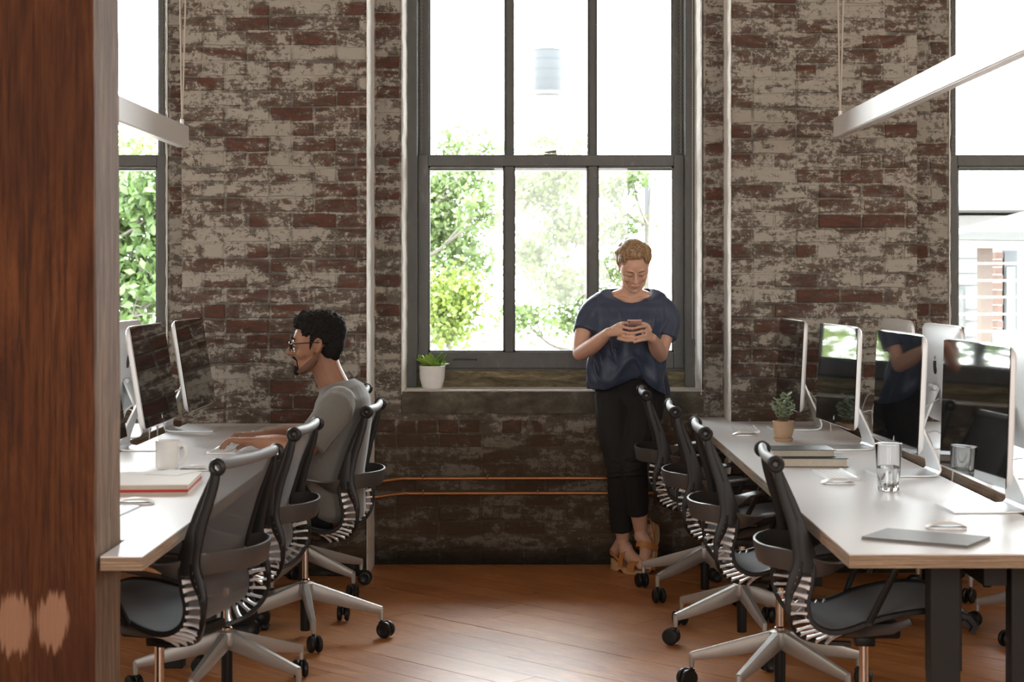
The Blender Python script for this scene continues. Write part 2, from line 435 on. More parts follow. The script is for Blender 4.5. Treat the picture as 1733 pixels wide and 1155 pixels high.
# ---- bricks, laid one by one; a few meshes shared
def brick_mesh(seed, wid):
    r = random.Random(seed); bw, bh, bd = wid, .062, .09
    bm = bmesh.new(); nx = 5 if wid > .15 else 3
    fr = []; 
    def jit(a): return (r.random()-.5)*a
    # outline of the worn front, clockwise from the lower left
    top = [(-bw/2+bw*i/nx, bh/2) for i in range(nx+1)]; bot = [(bw/2-bw*i/nx, -bh/2) for i in range(nx+1)]
    ol = top+bot
    ring = []; ring2 = []; back = []
    for (x, z) in ol:
        jx, jz = jit(.006), jit(.006)
        back.append(bm.verts.new((x*.995, bd, z*.97)))
        ring2.append(bm.verts.new((x+jx*.5, .006, z+jz*.6)))
        ring.append(bm.verts.new((x*(1-.009/bw)+jx, jit(.003), z*.92+jz)))
    n = len(ol)
    for i in range(n):
        j = (i+1) % n
        bm.faces.new((back[i], back[j], ring2[j], ring2[i])); bm.faces.new((ring2[i], ring2[j], ring[j], ring[i]))
    for i in range(nx):      # front in vertical strips
        bm.faces.new((ring[i], ring[i+1], ring[n-2-i], ring[n-1-i]))
    bmesh.ops.recalc_face_normals(bm, faces=bm.faces[:])
    me = bpy.data.meshes.new('brick'); bm.to_mesh(me); bm.free(); me.materials.append(M['brick'])
    return me
ST = [brick_mesh(i, .205) for i in range(8)]; HD = [brick_mesh(50+i, .100) for i in range(5)]
CH = .0725
def lay(parent, x0, x1, yf, z0, z1, phase=0, cap=295):
    """courses of bricks filling a front face x0..x1 at depth yf"""
    k0 = int(z0/CH); n = 0; k = k0
    rects = []
    while (k+1)*CH <= z1+.001:
        z = k*CH+CH/2
        if k*CH < z0-.001: k += 1; continue
        header = (k % 6 == 3)
        x = x0; first = True
        while x < x1-.02:
            L = .105 if header else .2125
            if first and not header and (k+phase) % 2: L = .108
            if not header and rnd.random() < .10: L = .108
            first = False
            e = min(x+L, x1)
            if x1-e < .035: e = x1
            rects.append((x, e, z)); x = e
        k += 1
    for (a, b, z) in rects:
        if n >= cap: break
        wd = b-a-.009
        src = ST if wd > .15 else HD
        base = .205 if wd > .15 else .100
        o = bpy.data.objects.new('brick', rnd.choice(src)); C.objects.link(o); o.parent = parent
        fl = rnd.choice((-1, 1))
        proud = rnd.uniform(.001, .008)
        o.location = ((a+b)/2, yf-proud+.011, z+rnd.uniform(-.002, .002)); o.scale = (wd/base*fl, 1, rnd.uniform(.96, 1.05)*rnd.choice((1, -1)))
        o.rotation_euler = (rnd.uniform(-.02, .02), rnd.uniform(-.008, .008), rnd.uniform(-.008, .008)); n += 1
    return n
nL = lay(wall_pl, PL[0], PL[1], PL[2], .65, 2.95)
nR = lay(wall_pr, PR[0], PR[1], PR[2], .65, 2.95, 1)
# the lower pier faces stand behind desks and chairs: same bricks, still laid
lay(wall_pl, PL[0]+.3, PL[1], PL[2], 0, .65, 1, cap=90)
lay(wall_pr, PR[0], PR[1]-.2, PR[2], 0, .65, 0, cap=60)
lay(wall_c, PL[1]+.004, PR[0]-.004, YB-.010, 0, .752, 1)
lay(wall_c, PL[1]+.004, -.632, YB-.010, .755, 2.95); lay(wall_c, .88, PR[0]-.004, YB-.010, .755, 2.95)
lay(wall_l, -2.54+HW+.004, PL[0]-.002, YB-.010, .6, 2.95); lay(wall_r, PR[1]+.004, 2.845-HW-.004, YB-.010, .6, 2.95)

# ---- rough whitewashed plaster on the sides of each opening, with an uneven arris
def reveal(x, y0, y1, z0, z1, side, thick=.012):
    """thin uneven coat on the jamb at x; side=+1 faces +x"""
    m = MB(); n = int((z1-z0)/.03); prof = []
    for i in range(n+1):
        z = z0+(z1-z0)*i/n; j = noise.noise(V((x*9, 0, z*14)))*.006+noise.noise(V((x*9, 4, z*50)))*.004
        prof.append((z, j))
    vs = []; fs = []
    for z, j in prof:
        vs += [(x, y0-.006+abs(j)*.5, z), (x+side*(thick*.5+j), y0-.008-j, z), (x+side*(thick+j), y0+.014, z), (x+side*(thick+j*.5), y1, z), (x, y1, z)]
    for i in range(n):
        for k in range(5): fs.append((i*5+k, i*5+(k+1) % 5, (i+1)*5+(k+1) % 5, (i+1)*5+k))
    m.add(vs, fs); return m
jm = 0
for cx, nm in OPEN:
    for sd in (1, -1):
        jm += 1
        tag(reveal(cx-sd*HW-(.0 if sd > 0 else -.0), YB, 8.95, SILL-.02, HEAD, sd).build('trim_%d' % jm, M['plaster'], smooth=True), kind='structure')
# pier arrises next to the centre bay: window light painted as pale plaster
for x, y, sd in ((PL[1], PL[2], 1), (PR[0], PR[2], -1)):
    jm += 1
    tag(reveal(x-sd*.004, y+.004, YB, 0, 2.98, sd, .007).build('trim_%d' % jm, M['plaster'], smooth=True), kind='structure')
# stone sill courses
def sill(x0, x1, z0, z1, y0, y1, nm):
    m = MB(); n = 40; vs = []; fs = []
    for i in range(n+1):
        x = x0+(x1-x0)*i/n; j = noise.noise(V((x*25, 3, 0)))*.004
        vs += [(x, y0, z0), (x, y0+j*.3, z1-.006+j), (x, y0+.006, z1+j*.4), (x, y1, z1), (x, y1, z0)]
    for i in range(n):
        for k in range(5): fs.append((i*5+k, i*5+(k+1) % 5, (i+1)*5+(k+1) % 5, (i+1)*5+k))
    fs += [(0, 1, 2, 3, 4), tuple(n*5+k for k in (4, 3, 2, 1, 0))]
    m.add(vs, fs); return tag(m.build(nm, M['stone']), kind='structure')
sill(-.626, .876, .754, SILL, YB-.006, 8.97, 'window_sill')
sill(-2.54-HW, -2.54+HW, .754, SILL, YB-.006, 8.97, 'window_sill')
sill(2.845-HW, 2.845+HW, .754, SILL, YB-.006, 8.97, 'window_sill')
# concrete infill right of the sill stone plus brick-red patch is ordinary brick

# ---- floor planks, laid at 45 degrees
def clip(poly, f):
    out = []
    for i in range(len(poly)):
        a, b = poly[i], poly[(i+1) % len(poly)]; fa, fb = f(a), f(b)
        if fa >= 0: out.append(a)
        if (fa >= 0) != (fb >= 0):
            t = fa/(fa-fb); out.append((a[0]+(b[0]-a[0])*t, a[1]+(b[1]-a[1])*t))
    return out
PW = .158; q = math.sqrt(.5); npk = 0
for i in range(-2, 90):
    v0 = .8+i*PW
    u = -9+rnd.random()*2
    while u < 3:
        L = rnd.uniform(1.5, 3.2); u1 = u+L
        pl = [((a+b)*q, (b-a)*q) for a, b in ((u+.0015, v0+.0015), (u1-.0015, v0+.0015), (u1-.0015, v0+PW-.0015), (u+.0015, v0+PW-.0015))]
        u = u1
        for f in (lambda p: p[1]-4.2, lambda p: YB+.005-p[1], lambda p: p[0]+3.2, lambda p: 3.6-p[0]):
            if pl: pl = clip(pl, f)
        if len(pl) < 3: continue
        cx = sum(p[0] for p in pl)/len(pl); cy = sum(p[1] for p in pl)/len(pl)
        ar = abs(sum(pl[k][0]*pl[(k+1) % len(pl)][1]-pl[(k+1) % len(pl)][0]*pl[k][1] for k in range(len(pl))))/2
        if ar < .004: continue
        dz = rnd.uniform(-.0012, .0)
        o = MB().prism([(p[0]-cx, p[1]-cy) for p in pl], -.02, 0).build('plank', M['plank'], floor, loc=(cx, cy, dz)); npk += 1
# the boards beyond the part the camera sees
tag(MB().box(-6.1, 6.1, -3.6, 4.19, -.02, 0).build('plank_field', M['plank'], floor), kind='stuff')
tag(MB().box(-6.1, -3.21, 4.2, YB, -.02, 0).box(3.61, 6.1, 4.2, YB, -.02, 0).build('plank_field', M['plank'], floor), kind='stuff')

# ---- windows
def chain_mesh(z0, z1, step, r, link_=True):
    m = MB(); z = z0; k = 0
    while z < z1:
        if link_:
            M4 = Matrix.Translation((0, 0, z)) @ Matrix.Rotation(R(90)*(k % 2), 4, 'Z')
            st = len(m.v); m.tube([(r*math.cos(a), 0, r*1.7*math.sin(a)) for a in [2*math.pi*i/6 for i in range(6)]], r*.34, 4, closed=True, up=(0, 1, 0)); m.xf(M4, st)
        else: m.sph((0, 0, z), r, 5, 4)
        z += step; k += 1
    return m
def window(cx, name):
    root = tag(empty(name, (cx, 8.97, 0)), kind='structure')
    P = M['winpaint']
    # casing: jambs, head
    m = MB().box(-.745, -.685, -.05, .17, .868, HEAD, .004).box(.685, .742, -.05, .17, .868, HEAD, .004)
    m.box(-.745, .742, -.05, .17, HEAD-.08, HEAD, .004).box(-.686, .686, .01, .17, .95, .962)
    m.build('window_frame', P, root)
    MB().box(-.745, .742, -.02, .17, .862, .952, .003).build('sill_board', M['olive'], root)
    def sash(nm, y, zb0, zb1, zt0, zt1, sw, mw):
        r = MB()
        r.box(-.684, -.684+sw, y, y+.045, zb0, zt1, .003).box(.684-sw, .684, y, y+.045, zb0, zt1, .003)
        r.box(-.684+sw, .684-sw, y, y+.045, zb0, zb1, .003).box(-.684+sw, .684-sw, y, y+.045, zt0, zt1, .003)
        # glazing bead steps round each light
        o = r.build(nm, P, root)
        xs = [-.684+sw, -.2155, .2155, .684-sw]
        for x in (-.2155, .2155):
            MB().box(x-mw/2, x+mw/2, y+.002, y+.043, zb1, zt0, .004).box(x-mw/2-.008, x+mw/2+.008, y+.018, y+.030, zb1, zt0).build('mullion', P, o)
        for i in range(3):
            a = xs[i]+(mw/2 if i else 0); b = xs[i+1]-(mw/2 if i < 2 else 0)
            bd = MB()
            for (p0, p1, q0, q1) in ((a, a+.009, zb1, zt0), (b-.009, b, zb1, zt0), (a, b, zb1, zb1+.009), (a, b, zt0-.009, zt0)):
                bd.box(p0, p1, y+.014, y+.034, q0, q1)
            bd.build('glazing_bead', P, o)
            MB().box(a, b, y+.022, y+.026, zb1, zt0).build('pane', M['glass'], o)
        return o
    lo = sash('lower_sash', 0, .962, 1.046, 2.004, 2.062, .052, .046)
    up = sash('upper_sash', .055, 1.985, 2.025, 3.30, HEAD-.08, .052, .034)
    # latch on the meeting rail, lift on the bottom rail
    m = MB().box(-.035, .03, -.004, .03, 2.062, 2.068, .001).tube([(-.03, .012, 2.075), (0, .01, 2.078), (.028, .008, 2.080)], [.005, .007, .010], 8)
    m.build('sash_latch', M['chain'], lo)
    m = MB().tube([(-.50, .0, 1.005), (-.50, -.025, 1.012), (-.385, -.025, 1.012), (-.385, .0, 1.005)], .005, 6)
    m.box(-.52, -.48, -.006, .002, .99, 1.02).box(-.405, -.365, -.006, .002, .99, 1.02)
    m.build('sash_lift', P, lo)
    for x in (-.668, .668):
        tag(chain_mesh(2.07, 3.3, .011, .0055).build('sash_chain', M['chain'], root, loc=(x, -.006, 0)), kind='stuff')
    # bead chain of the roller blind, a long loop at the right jamb
    bc = chain_mesh(1.12, 3.3, .0085, .0030, False)
    bc2 = chain_mesh(1.12, 3.3, .0085, .0030, False)
    bc2.xf(Matrix.Translation((.012, -.012, 0))); n0 = len(bc.v); bc.add(bc2.v, bc2.f)
    tag(bc.build('blind_chain', M['paper'], root, loc=(.722, -.062, 0)), kind='stuff')
    return root
for cx, nm in OPEN: window(cx, nm)

# ---- copper pipes along the bay
def pipe(z, xr, lab, k):
    m = MB().tube(bez([(-.772, YB-.10, z-.012), (-.72, YB-.085, z-.008), (-.62, YB-.042, z), (-.5, YB-.035, z), (.3, YB-.035, z+.002), (xr, YB-.035, z+.002)], 40), .0085, 10)
    o = m.build('copper_pipe', M['copper'], smooth=True); tag(o, lab, 'pipe', 'copper pipes under the window')
    for x in (-.52, -.20+k*.25):
        MB().tube([(x, YB-.035, z+.013), (x, YB-.022, z+.012), (x, YB-.004, z+.012)], .004, 6).tube([(x+.012*math.sin(a)*0, YB-.035-.012*math.sin(a), z+.012*math.cos(a)) for a in [i*.5 for i in range(7)]], .003, 5).build('pipe_clip', M['copper'], o)
    # fitting with a small tap at the pier
    f = MB().tube([(-.79, YB-.10, z-.012), (-.755, YB-.095, z-.011)], .015, 8).tube([(-.775, YB-.10, z-.012), (-.775, YB-.115, z+.02)], .006, 6).sph((-.775, YB-.117, z+.022), .012).tube([(-.80, YB-.10, z-.012), (-.79, YB-.10, z-.012)], .019, 6)
    f.build('pipe_fitting', M['copper'], o)
pipe(.432, .95, 'upper of the two copper pipes running along the brick wall under the window', 0)
pipe(.358, .95, 'lower of the two copper pipes running along the brick wall under the window', 1)

# ---- timber post
def post():
    bm = bmesh.new(); n = 70
    X0, X1, Y0, Y1 = -1.40, -1.072, 4.33, 4.60
    rings = []
    for i in range(n+1):
        z = TOP*i/n
        def j(s, a=.004): return noise.noise(V((s, z*3.1, 2.2)))*a+noise.noise(V((s, z*16, 1.2)))*a*.5
        dr = .016*(1-z/2.9)      # it leans a little
        x1 = X1-.008+dr*.5; c = .007+j(3, .006)
        rings.append([bm.verts.new(p) for p in ((X0, Y0, z), (x1-c-.01, Y0+j(1), z), (x1-c*.3+j(2), Y0+c*.4, z), (x1+j(4), Y0+c+.006, z), (x1+j(5)*.6+.001, Y1-.01, z), (x1-.01, Y1, z), (X0, Y1, z))])
    m = len(rings[0])
    for i in range(n):
        for k in range(m):
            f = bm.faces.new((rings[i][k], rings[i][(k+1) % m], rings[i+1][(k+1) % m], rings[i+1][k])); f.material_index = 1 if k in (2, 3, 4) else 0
    bm.faces.new(rings[0][::-1]); bm.faces.new(rings[-1])
    bmesh.ops.recalc_face_normals(bm, faces=bm.faces[:])
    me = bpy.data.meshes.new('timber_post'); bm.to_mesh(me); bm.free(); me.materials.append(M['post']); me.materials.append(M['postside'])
    return link('timber_post', me)
tag(post(), 'thick worn brown timber post standing at the end of the desk, floor to ceiling', 'post', kind='thing')

# ---- pendant lamps
def pendant(xc, y0, y1, zb, h, wd, lab):
    root = empty('pendant_lamp', (xc, (y0+y1)/2, zb)); tag(root, lab, 'lamp', 'long white pendant lamps over the desks')
    L = (y1-y0)/2
    MB().box(-wd/2, wd/2, -L, L, 0, h, .003).build('lamp_housing', M['lampwhite'], root)
    MB().box(-wd/2+.006, wd/2-.006, -L+.02, L-.02, -.002, .001).build('diffuser', M['whiteplastic'], root)
    MB().box(-wd/2, wd/2, L-.004, L+.006, .002, h-.002, .002).build('end_cap', M['whiteplastic'], root)
    for yy in (L-.03, -L+.35):
        MB().tube([(0, yy, h), (0, yy, h+.03)], .009, 8).build('cord_grip', M['lampwhite'], root)
        for dx in (-.016, .026):
            MB().tube(bez([(0, yy, h+.02), (dx*.3, yy, h+.25), (dx*.8, yy, h+.9), (dx, yy, TOP-zb)], 14), .0042, 6).build('cord', M['cord'], root)
    return root
pendant(-1.60, 3.9, 8.10, 2.035, .098, .05, 'long white pendant lamp half hidden behind the timber post')
pendant(1.475, 3.9, 8.26, 2.095, .092, .05, 'long white pendant lamp over the desk with the two clear tumbler glasses'.replace('two clear tumbler glasses', 'clear tumbler glass'))

# ================================================================ desks
DZ = .735; DT = .036
def desk(poly, lab, legs, beamx):
    cx = sum(p[0] for p in poly)/len(poly); cy = sum(p[1] for p in poly)/len(poly)
    root = empty('desk', (cx, cy, 0)); tag(root, lab, 'desk')
    q_ = [(p[0]-cx, p[1]-cy) for p in poly]
    MB().prism(q_, DZ-.0035, DZ).build('desk_surface', M['laminate'], root)
    MB().prism([(x*.9995, y*.9998) for x, y in q_], DZ-DT, DZ-.0035).build('desktop', M['ply'], root)
    for (x, y) in legs:
        l = MB().box(x-.04-cx, x+.04-cx, y-.03-cy, y+.03-cy, 0, DZ-DT, .003).build('leg', M['blackmetal'], root)
        MB().lathe([(0, 0), (.022, 0), (.022, .012), (.01, .014), (.01, .03), (0, .03)], 10, (x-cx, y-cy, -.0)).build('levelling_foot', M['silver'], l)
    MB().box(beamx[0]-cx, beamx[1]-cx, beamx[2]-cy, beamx[2]+.05-cy, DZ-DT-.035, DZ-DT).box(beamx[0]-cx, beamx[1]-cx, beamx[3]-cy, beamx[3]+.05-cy, DZ-DT-.035, DZ-DT).build('cross_beam', M['blackmetal'], root)
    MB().box((beamx[0]+beamx[1])/2-.03-cx, (beamx[0]+beamx[1])/2+.03-cx, beamx[2]-cy, beamx[3]-cy, DZ-DT-.09, DZ-DT-.035).build('spine_beam', M['blackmetal'], root)
    return root
# right pair and left pair
desk([(.808, 4.38), (1.445, 4.38), (1.445, 8.415), (.972, 8.415), (.972, 8.655), (.815, 8.655)], 'white-topped plywood desk on the right carrying the plant and the two books', [(1.11, 4.66), (1.325, 4.66), (1.11, 8.1), (1.325, 8.1)], (1.07, 1.42, 4.64, 8.08))
desk([(1.53, 4.38), (2.18, 4.38), (2.18, 8.41), (1.53, 8.41)], 'white-topped desk beyond the right cable slot, under the monitors seen from behind', [(1.62+.30, 4.63), (1.9, 8.2)], (1.54, 2.06, 4.62, 8.18))
desk([(-1.62, 4.62), (-1.064, 4.62), (-1.064, 4.34), (-.959, 4.34), (-.959, 8.30), (-1.62, 8.30)], 'white-topped plywood desk on the left where the man works', [(-1.30, 4.75), (-1.30, 8.0), (-1.30, 6.4)], (-1.56, -1.06, 4.75, 8.0))
desk([(-2.33, 4.34), (-1.70, 4.34), (-1.70, 8.30), (-2.33, 8.30)], 'white-topped desk beyond the left cable slot, mostly behind the timber post', [(-2.0, 4.7), (-2.0, 8.0)], (-2.2, -1.72, 4.75, 8.0))
# cable trays in the slots
def tray(xc, y0, y1, lab):
    m = MB(); w_ = .037
    m.box(xc-w_, xc+w_, y0, y1, .60, .606).box(xc-w_, xc-w_+.004, y0, y1, .60, .66).box(xc+w_-.004, xc+w_, y0, y1, .60, .66)
    o = m.build('cable_tray', M['ply']); tag(o, lab, 'cable tray')
    for y in (y0+.2, (y0+y1)/2, y1-.2): MB().box(xc-w_-.006, xc+w_+.006, y-.012, y+.012, .655, .690).build('bracket', M['blackmetal'], o)
tray(1.4875, 4.45, 8.38, 'wooden cable tray in the slot between the right-hand desks')
tray(-1.66, 4.45, 8.25, 'wooden cable tray in the slot between the left-hand desks')
tag(MB().box(-.05, .05, -.006, .006, .345, .699, .002).build('cable_cover', M['blackmetal'], None, loc=(1.145, 4.80, 0)), 'flat black metal cable cover hanging beside the front desk leg on the right', 'cable cover')
# ================================================================ chairs
def smooth_link(name, m, mat, parent, ang=45): return m.build(name, mat, parent, smooth=True)
def lerp(a, b, t): return a+(b-a)*t
OUT = [(-.268, .901), (-.262, .86), (-.245, .80), (-.227, .744), (-.211, .662), (-.214, .621), (-.2257, .588), (-.239, .546), (-.238, .489), (-.218, .446), (-.185, .417), (-.129, .400), (-.055, .394)]
INN = [(-.262, .885), (-.243, .84), (-.219, .783), (-.196, .715), (-.178, .66), (-.172, .621), (-.177, .574), (-.187, .526), (-.180, .484), (-.154, .458), (-.116, .447), (-.069, .455), (-.002, .481), (.055, .496), (.13, .508), (.197, .508), (.235, .498)]
def hw_out(z): return .218+.018*max(0, min(1, (.9-z)/.35)) if z > .46 else lerp(.236, .120, min(1, (.46-z)/.07))
def hw_in(x, z):
    if z > .6: return .212+.020*min(1, (.9-z)/.3)
    return .232
def make_chair():
    root = empty('office_chair')
    # --- star base
    base = MB().lathe([(0, .165), (.036, .165), (.042, .178), (.036, .212), (.020, .218), (0, .218)], 16)
    hub = smooth_link('hub', base, M['silver'], root)
    leg = MB()
    pts = [(.015, 0, .184), (.08, 0, .166), (.18, 0, .139), (.27, 0, .1165), (.309, 0, .108)]
    leg.bar(pts, [.017, .0145, .0125, .0105, .010], [.032, .029, .024, .0175, .014], (0, 1, 0))
    leg.tube([(.307, 0, .116), (.308, 0, .10), (.308, 0, .07)], [.011, .0105, .0085], 8)
    lme = leg.mesh('base_leg', True); lme.materials.append(M['silver'])
    fork = MB().tube([(0, 0, .078), (0, 0, .055)], .006, 6).box(-.012, .030, -.004, .004, .030, .062, .002).tube([(.018, -.02, .034), (.018, .02, .034)], .005, 6)
    fme = fork.mesh('caster', True); fme.materials.append(M['blackplastic'])
    wh = MB(); st = 0
    wh.lathe([(0, -.009), (.020, -.010), (.028, -.009), (.0325, -.004), (.0325, .004), (.028, .009), (.020, .010), (.017, .008), (0, .008)], 18); wh.xf(Matrix.Rotation(R(90), 4, 'X'))
    wme = wh.mesh('wheel', True); wme.materials.append(M['blackplastic'])
    legs = []
    for k in range(5):
        e = empty('base_leg_pivot')
        C.objects.unlink(e); bpy.data.objects.remove(e)
        l = link('base_leg', lme, None, root, rot=(0, 0, 2*math.pi*k/5)); legs.append(l)
        cst = link('caster', fme, None, l, loc=(.308, 0, 0), rot=(0, 0, 0))
        cst['spin'] = 1
        for s_ in (1, -1): pass
    smooth_link('lower_tube', MB().lathe([(0, .022), (.0185, .022), (.0195, .026), (.0195, .168), (0, .168)], 14), M['blackplastic'], root)
    smooth_link('gas_cylinder', MB().lathe([(.0185, .215), (.0185, .225), (.0140, .23), (.0140, .40)], 14), M['chrome'], root)
    # --- mechanism
    mech = MB().box(-.075, .10, -.05, .05, .392, .435, .010).box(-.03, .03, -.03, .03, .365, .395, .006)
    mech.bar([(-.07, 0, .402), (-.11, -.06, .404), (-.14, -.13, .412)], .014, .012, (0, 0, 1)).bar([(-.07, 0, .402), (-.11, .06, .404), (-.14, .13, .412)], .014, .012, (0, 0, 1))
    smooth_link('mechanism', mech, M['blackplastic'], root)
    cst = MB()
    for s_ in (1, -1):
        cst.bar([(-.06, s_*.04, .415), (-.02, s_*.12, .430), (.05, s_*.20, .452), (.10, s_*.215, .478)], [.020, .018, .014, .010], [.010, .009, .008, .007], (0, 0, 1))
    smooth_link('seat_bracket', cst, M['armband'], root)
    # --- the two spine frames with their ribs
    for s_ in (1, -1):
        po = bez([(x, s_*hw_out(z), z) for x, z in OUT], 44); pi = bez([(x, s_*hw_in(x, z), z) for x, z in INN], 56)
        m = MB(); n = len(po)
        m.bar(po, [.009]*n, [lerp(.012, .0165, min(1, i/20)) if i < 22 else lerp(.0165, .0065, min(1, (i-22)/6)) for i in range(n)], (0, 1, 0))
        n = len(pi); m.bar(pi, [.008]*n, [lerp(.010, .014, min(1, i/14)) if i < 16 else .0075 for i in range(n)], (0, 1, 0))
        # web joining both rails above the fork
        for a, b in ((.72, .62),):
            m.bar([(-.208, s_*.226, .755), (-.198, s_*.230, .70), (-.192, s_*.232, .65), (-.195, s_*.233, .612)], .008, [.012, .018, .022, .022], (0, 1, 0))
        m.tube([(-.274+.0165*math.cos(a), s_*.222, .910+.0165*math.sin(a)) for a in [i*math.pi/8 for i in range(16)]], .0092, 8, closed=True, up=(0, 1, 0))
        fr = smooth_link('side_frame', m, M['blackplastic'], root)
        # ribs between rails
        io = [(x, z) for x, z in OUT[5:]]; ii = INN[5:12]
        po2 = bez([(x, s_*hw_out(z), z) for x, z in io], 60); pi2 = bez([(x, s_*hw_in(x, z), z) for x, z in ii], 60)
        NR = 12
        for k in range(NR):
            t_ = (k+.35)/NR; a = po2[int(t_*60*.93)]; b = pi2[int(t_*60)]
            r_ = MB(); d = (b-a); rad = .0040 if k > 3 else .0066
            side = V((0, s_*.004, 0))
            r_.bar([a+d*.05, a+d*.35-side*.8, a+d*.65-side*.8, a+d*.95], [.0095, .0075, .0075, .0095], [rad*1.2, rad*.75, rad*.75, rad*1.25], (0, 1, 0))
            smooth_link('rib', r_, M['rib'], fr)
    # --- top bar
    pb = [(-.275-.010*math.cos(u*math.pi/2), .214*u, .914+.004*u*u) for u in [i/10-1 for i in range(21)]]
    smooth_link('top_bar', MB().tube(pb, [.012+.0065*(1-abs(i/10-1)**8)-.003*math.cos((i/10-1)*math.pi/2) for i in range(21)], 12, flat=.8, up=(0, 0, 1)), M['greyplastic'], root)
    # --- suspended mesh: back and seat
    def sheet(path, name, mat, sag):
        n = len(path); mcols = 9; vs = []; fs = []
        for i, (x, z, hw) in enumerate(path):
            a = path[max(i-1, 0)]; b = path[min(i+1, n-1)]; tx, tz = b[0]-a[0], b[1]-a[1]; l = math.hypot(tx, tz) or 1
            nx, nz = tz/l, -tx/l
            for j in range(mcols):
                u = j/(mcols-1)*2-1; q_ = (1-u*u)*sag(i/(n-1))
                vs.append((x-abs(nx)*q_*1.0 if nx < 0 or True else x, u*hw, z-abs(nz)*q_))
        for i in range(n-1):
            for j in range(mcols-1): fs.append((i*mcols+j, i*mcols+j+1, (i+1)*mcols+j+1, (i+1)*mcols+j))
        m = MB().add(vs, fs); k = len(vs)
        o = smooth_link(name, m, mat, root); return o
    pin = [(p.x, p.z, hw_in(p.x, p.z)-.006) for p in bez([(x, 0, z) for x, z in INN], 60)]
    kk = min(range(len(pin)), key=lambda i: abs(pin[i][1]-.50) + (0 if i < 40 else 9))
    sheet([(-.268, .905, .206)]+pin[:kk+1], 'back_mesh', M['backmesh'], lambda t: .020*math.sin(t*math.pi))
    sheet(pin[kk:]+[(.262, .480, .222)], 'seat_mesh', M['seatmesh'], lambda t: .012*math.sin(t*math.pi))
    # --- front roll
    m = MB().tube([(.258, .222*u, .478-.004*(1-u*u)) for u in [i/6-1 for i in range(13)]], .017, 10)
    for s_ in (1, -1): m.bar([(.225, s_*.232, .500), (.255, s_*.232, .492), (.272, s_*.232, .470), (.262, s_*.232, .450)], .008, [.008, .010, .010, .008], (0, 1, 0))
    smooth_link('front_rail', m, M['blackplastic'], root)
    # --- ribbon arms: one band wrapping behind the back
    half = [(.09, .285, .668), (.02, .290, .666), (-.06, .284, .655), (-.12, .264, .645), (-.165, .240, .648), (-.20, .221, .660), (-.245, .196, .668), (-.288, .135, .668), (-.308, .07, .667), (-.315, 0, .667)]
    pth = bez(half+[(x, -y, z) for x, y, z in half[-2::-1]], 64); n = len(pth)
    wa = []; wb = []; ax = []
    for i in range(n):
        u = abs(i/(n-1)*2-1)            # 1 at the fronts, 0 behind
        k = max(0, min(1, (u-.50)/.25))
        wa.append(lerp(.030, .022, k)); wb.append(.0045)
        c = pth[i]; lat = V((c.x*.3, c.y, 0)).normalized()
        ax.append((V((0, 0, 1))*(1-k)+lat*k+V((0, 0, .18))+lat*.22*(1-k)).normalized())
    # shift the band down so its rim sits at the path height
    pth = [p-V(a)*(w_*(.9)) if True else p for p, a, w_ in zip(pth, ax, wa)]
    band = MB().bar(pth, wa, wb, ax)
    smooth_link('armrest_band', band, M['armband'], root)
    for s_ in (1, -1):
        m = MB().bar([(.06, s_*.285, .655), (.035, s_*.275, .60), (-.02, s_*.246, .475)], .009, .0055, (1, 0, .3)).tube([(-.02, s_*.252, .476), (-.02, s_*.232, .476)], .008, 8)
        smooth_link('arm_strut', m, M['blackplastic'], root)
    return root, wme
# the lower band edge must clear the desk: desk underside is at .699
proto, wheel_me = make_chair()
def all_children(o):
    out = []
    for c in o.children: out.append(c); out += all_children(c)
    return out
def place_chair(hub, yaw, base, label, group, seed, first=False, x180=0):
    """hub: (x,y); yaw: facing direction; base: world angle of one leg"""
    r = random.Random(seed)
    o = proto if first else copy_tree(proto)
    o.location = (hub[0], hub[1], 0); o.rotation_euler = (0, 0, yaw)
    tag(o, label, 'chair', group)
    k = 0
    for c in o.children:
        if c.name.startswith('base_leg'):
            c.rotation_euler = (0, 0, base-yaw+2*math.pi*k/5); k += 1
            cs = c.children[0]; cs.rotation_euler = (0, 0, r.uniform(-1.2, 1.2) if seed != 3 else (-.3, .4, .8, -.6, .2)[k-1])
    return o
# wheels are sub-parts of the base legs beside the caster fork (thing > leg > wheel)
for l in [c for c in proto.children if c.name.startswith('base_leg')]:
    cs = l.children[0]
    # fork and both wheels form the caster; keep two levels by joining the wheels under the leg
    me = cs.data; m = MB(); 
    m.add([v.co.copy() for v in me.vertices], [tuple(p.vertices) for p in me.polygons])
    for s_ in (1, -1):
        w_ = [v.co.copy()+V((.018, s_*.0155, .0335)) for v in wheel_me.vertices]
        m.add(w_, [tuple(p.vertices) for p in wheel_me.polygons])
    cm = getattr(place_chair, 'cm', None)
    if cm is None:
        cm = m.mesh('caster', True); cm.materials.append(M['blackplastic']); place_chair.cm = cm
    cs.data = cm
    if 'spin' in cs: del cs['spin']
GL = 'office chairs along the left desk'; GR = 'office chairs along the right desk'; GF = 'office chairs on the far side of the right desks'
PI = math.pi
place_chair((-1.067, 5.05), PI-R(13), R(20), 'mesh-back office chair nearest the timber post, empty, first of the left row', GL, 1, True)
place_chair((-1.035, 6.00), PI-R(3), R(42), 'empty mesh-back office chair between the nearest left chair and the man', GL, 2)
place_chair((-.887, 6.95), PI-R(2), R(-5), 'mesh-back office chair the man in the grey T-shirt sits on', GL, 3)
place_chair((-1.024, 7.93), PI+R(0), R(36), 'empty office chair behind the seated man, closest to the wall', GL, 4)
place_chair((.974, 5.05), R(-3), R(36), 'mesh-back office chair at the near corner of the right desk', GR, 5)
place_chair((.868, 6.00), R(-1), R(164), 'second office chair from the near corner of the right desk', GR, 6)
place_chair((.850, 6.92), R(-2), R(135), 'third office chair from the near corner of the right desk', GR, 7)
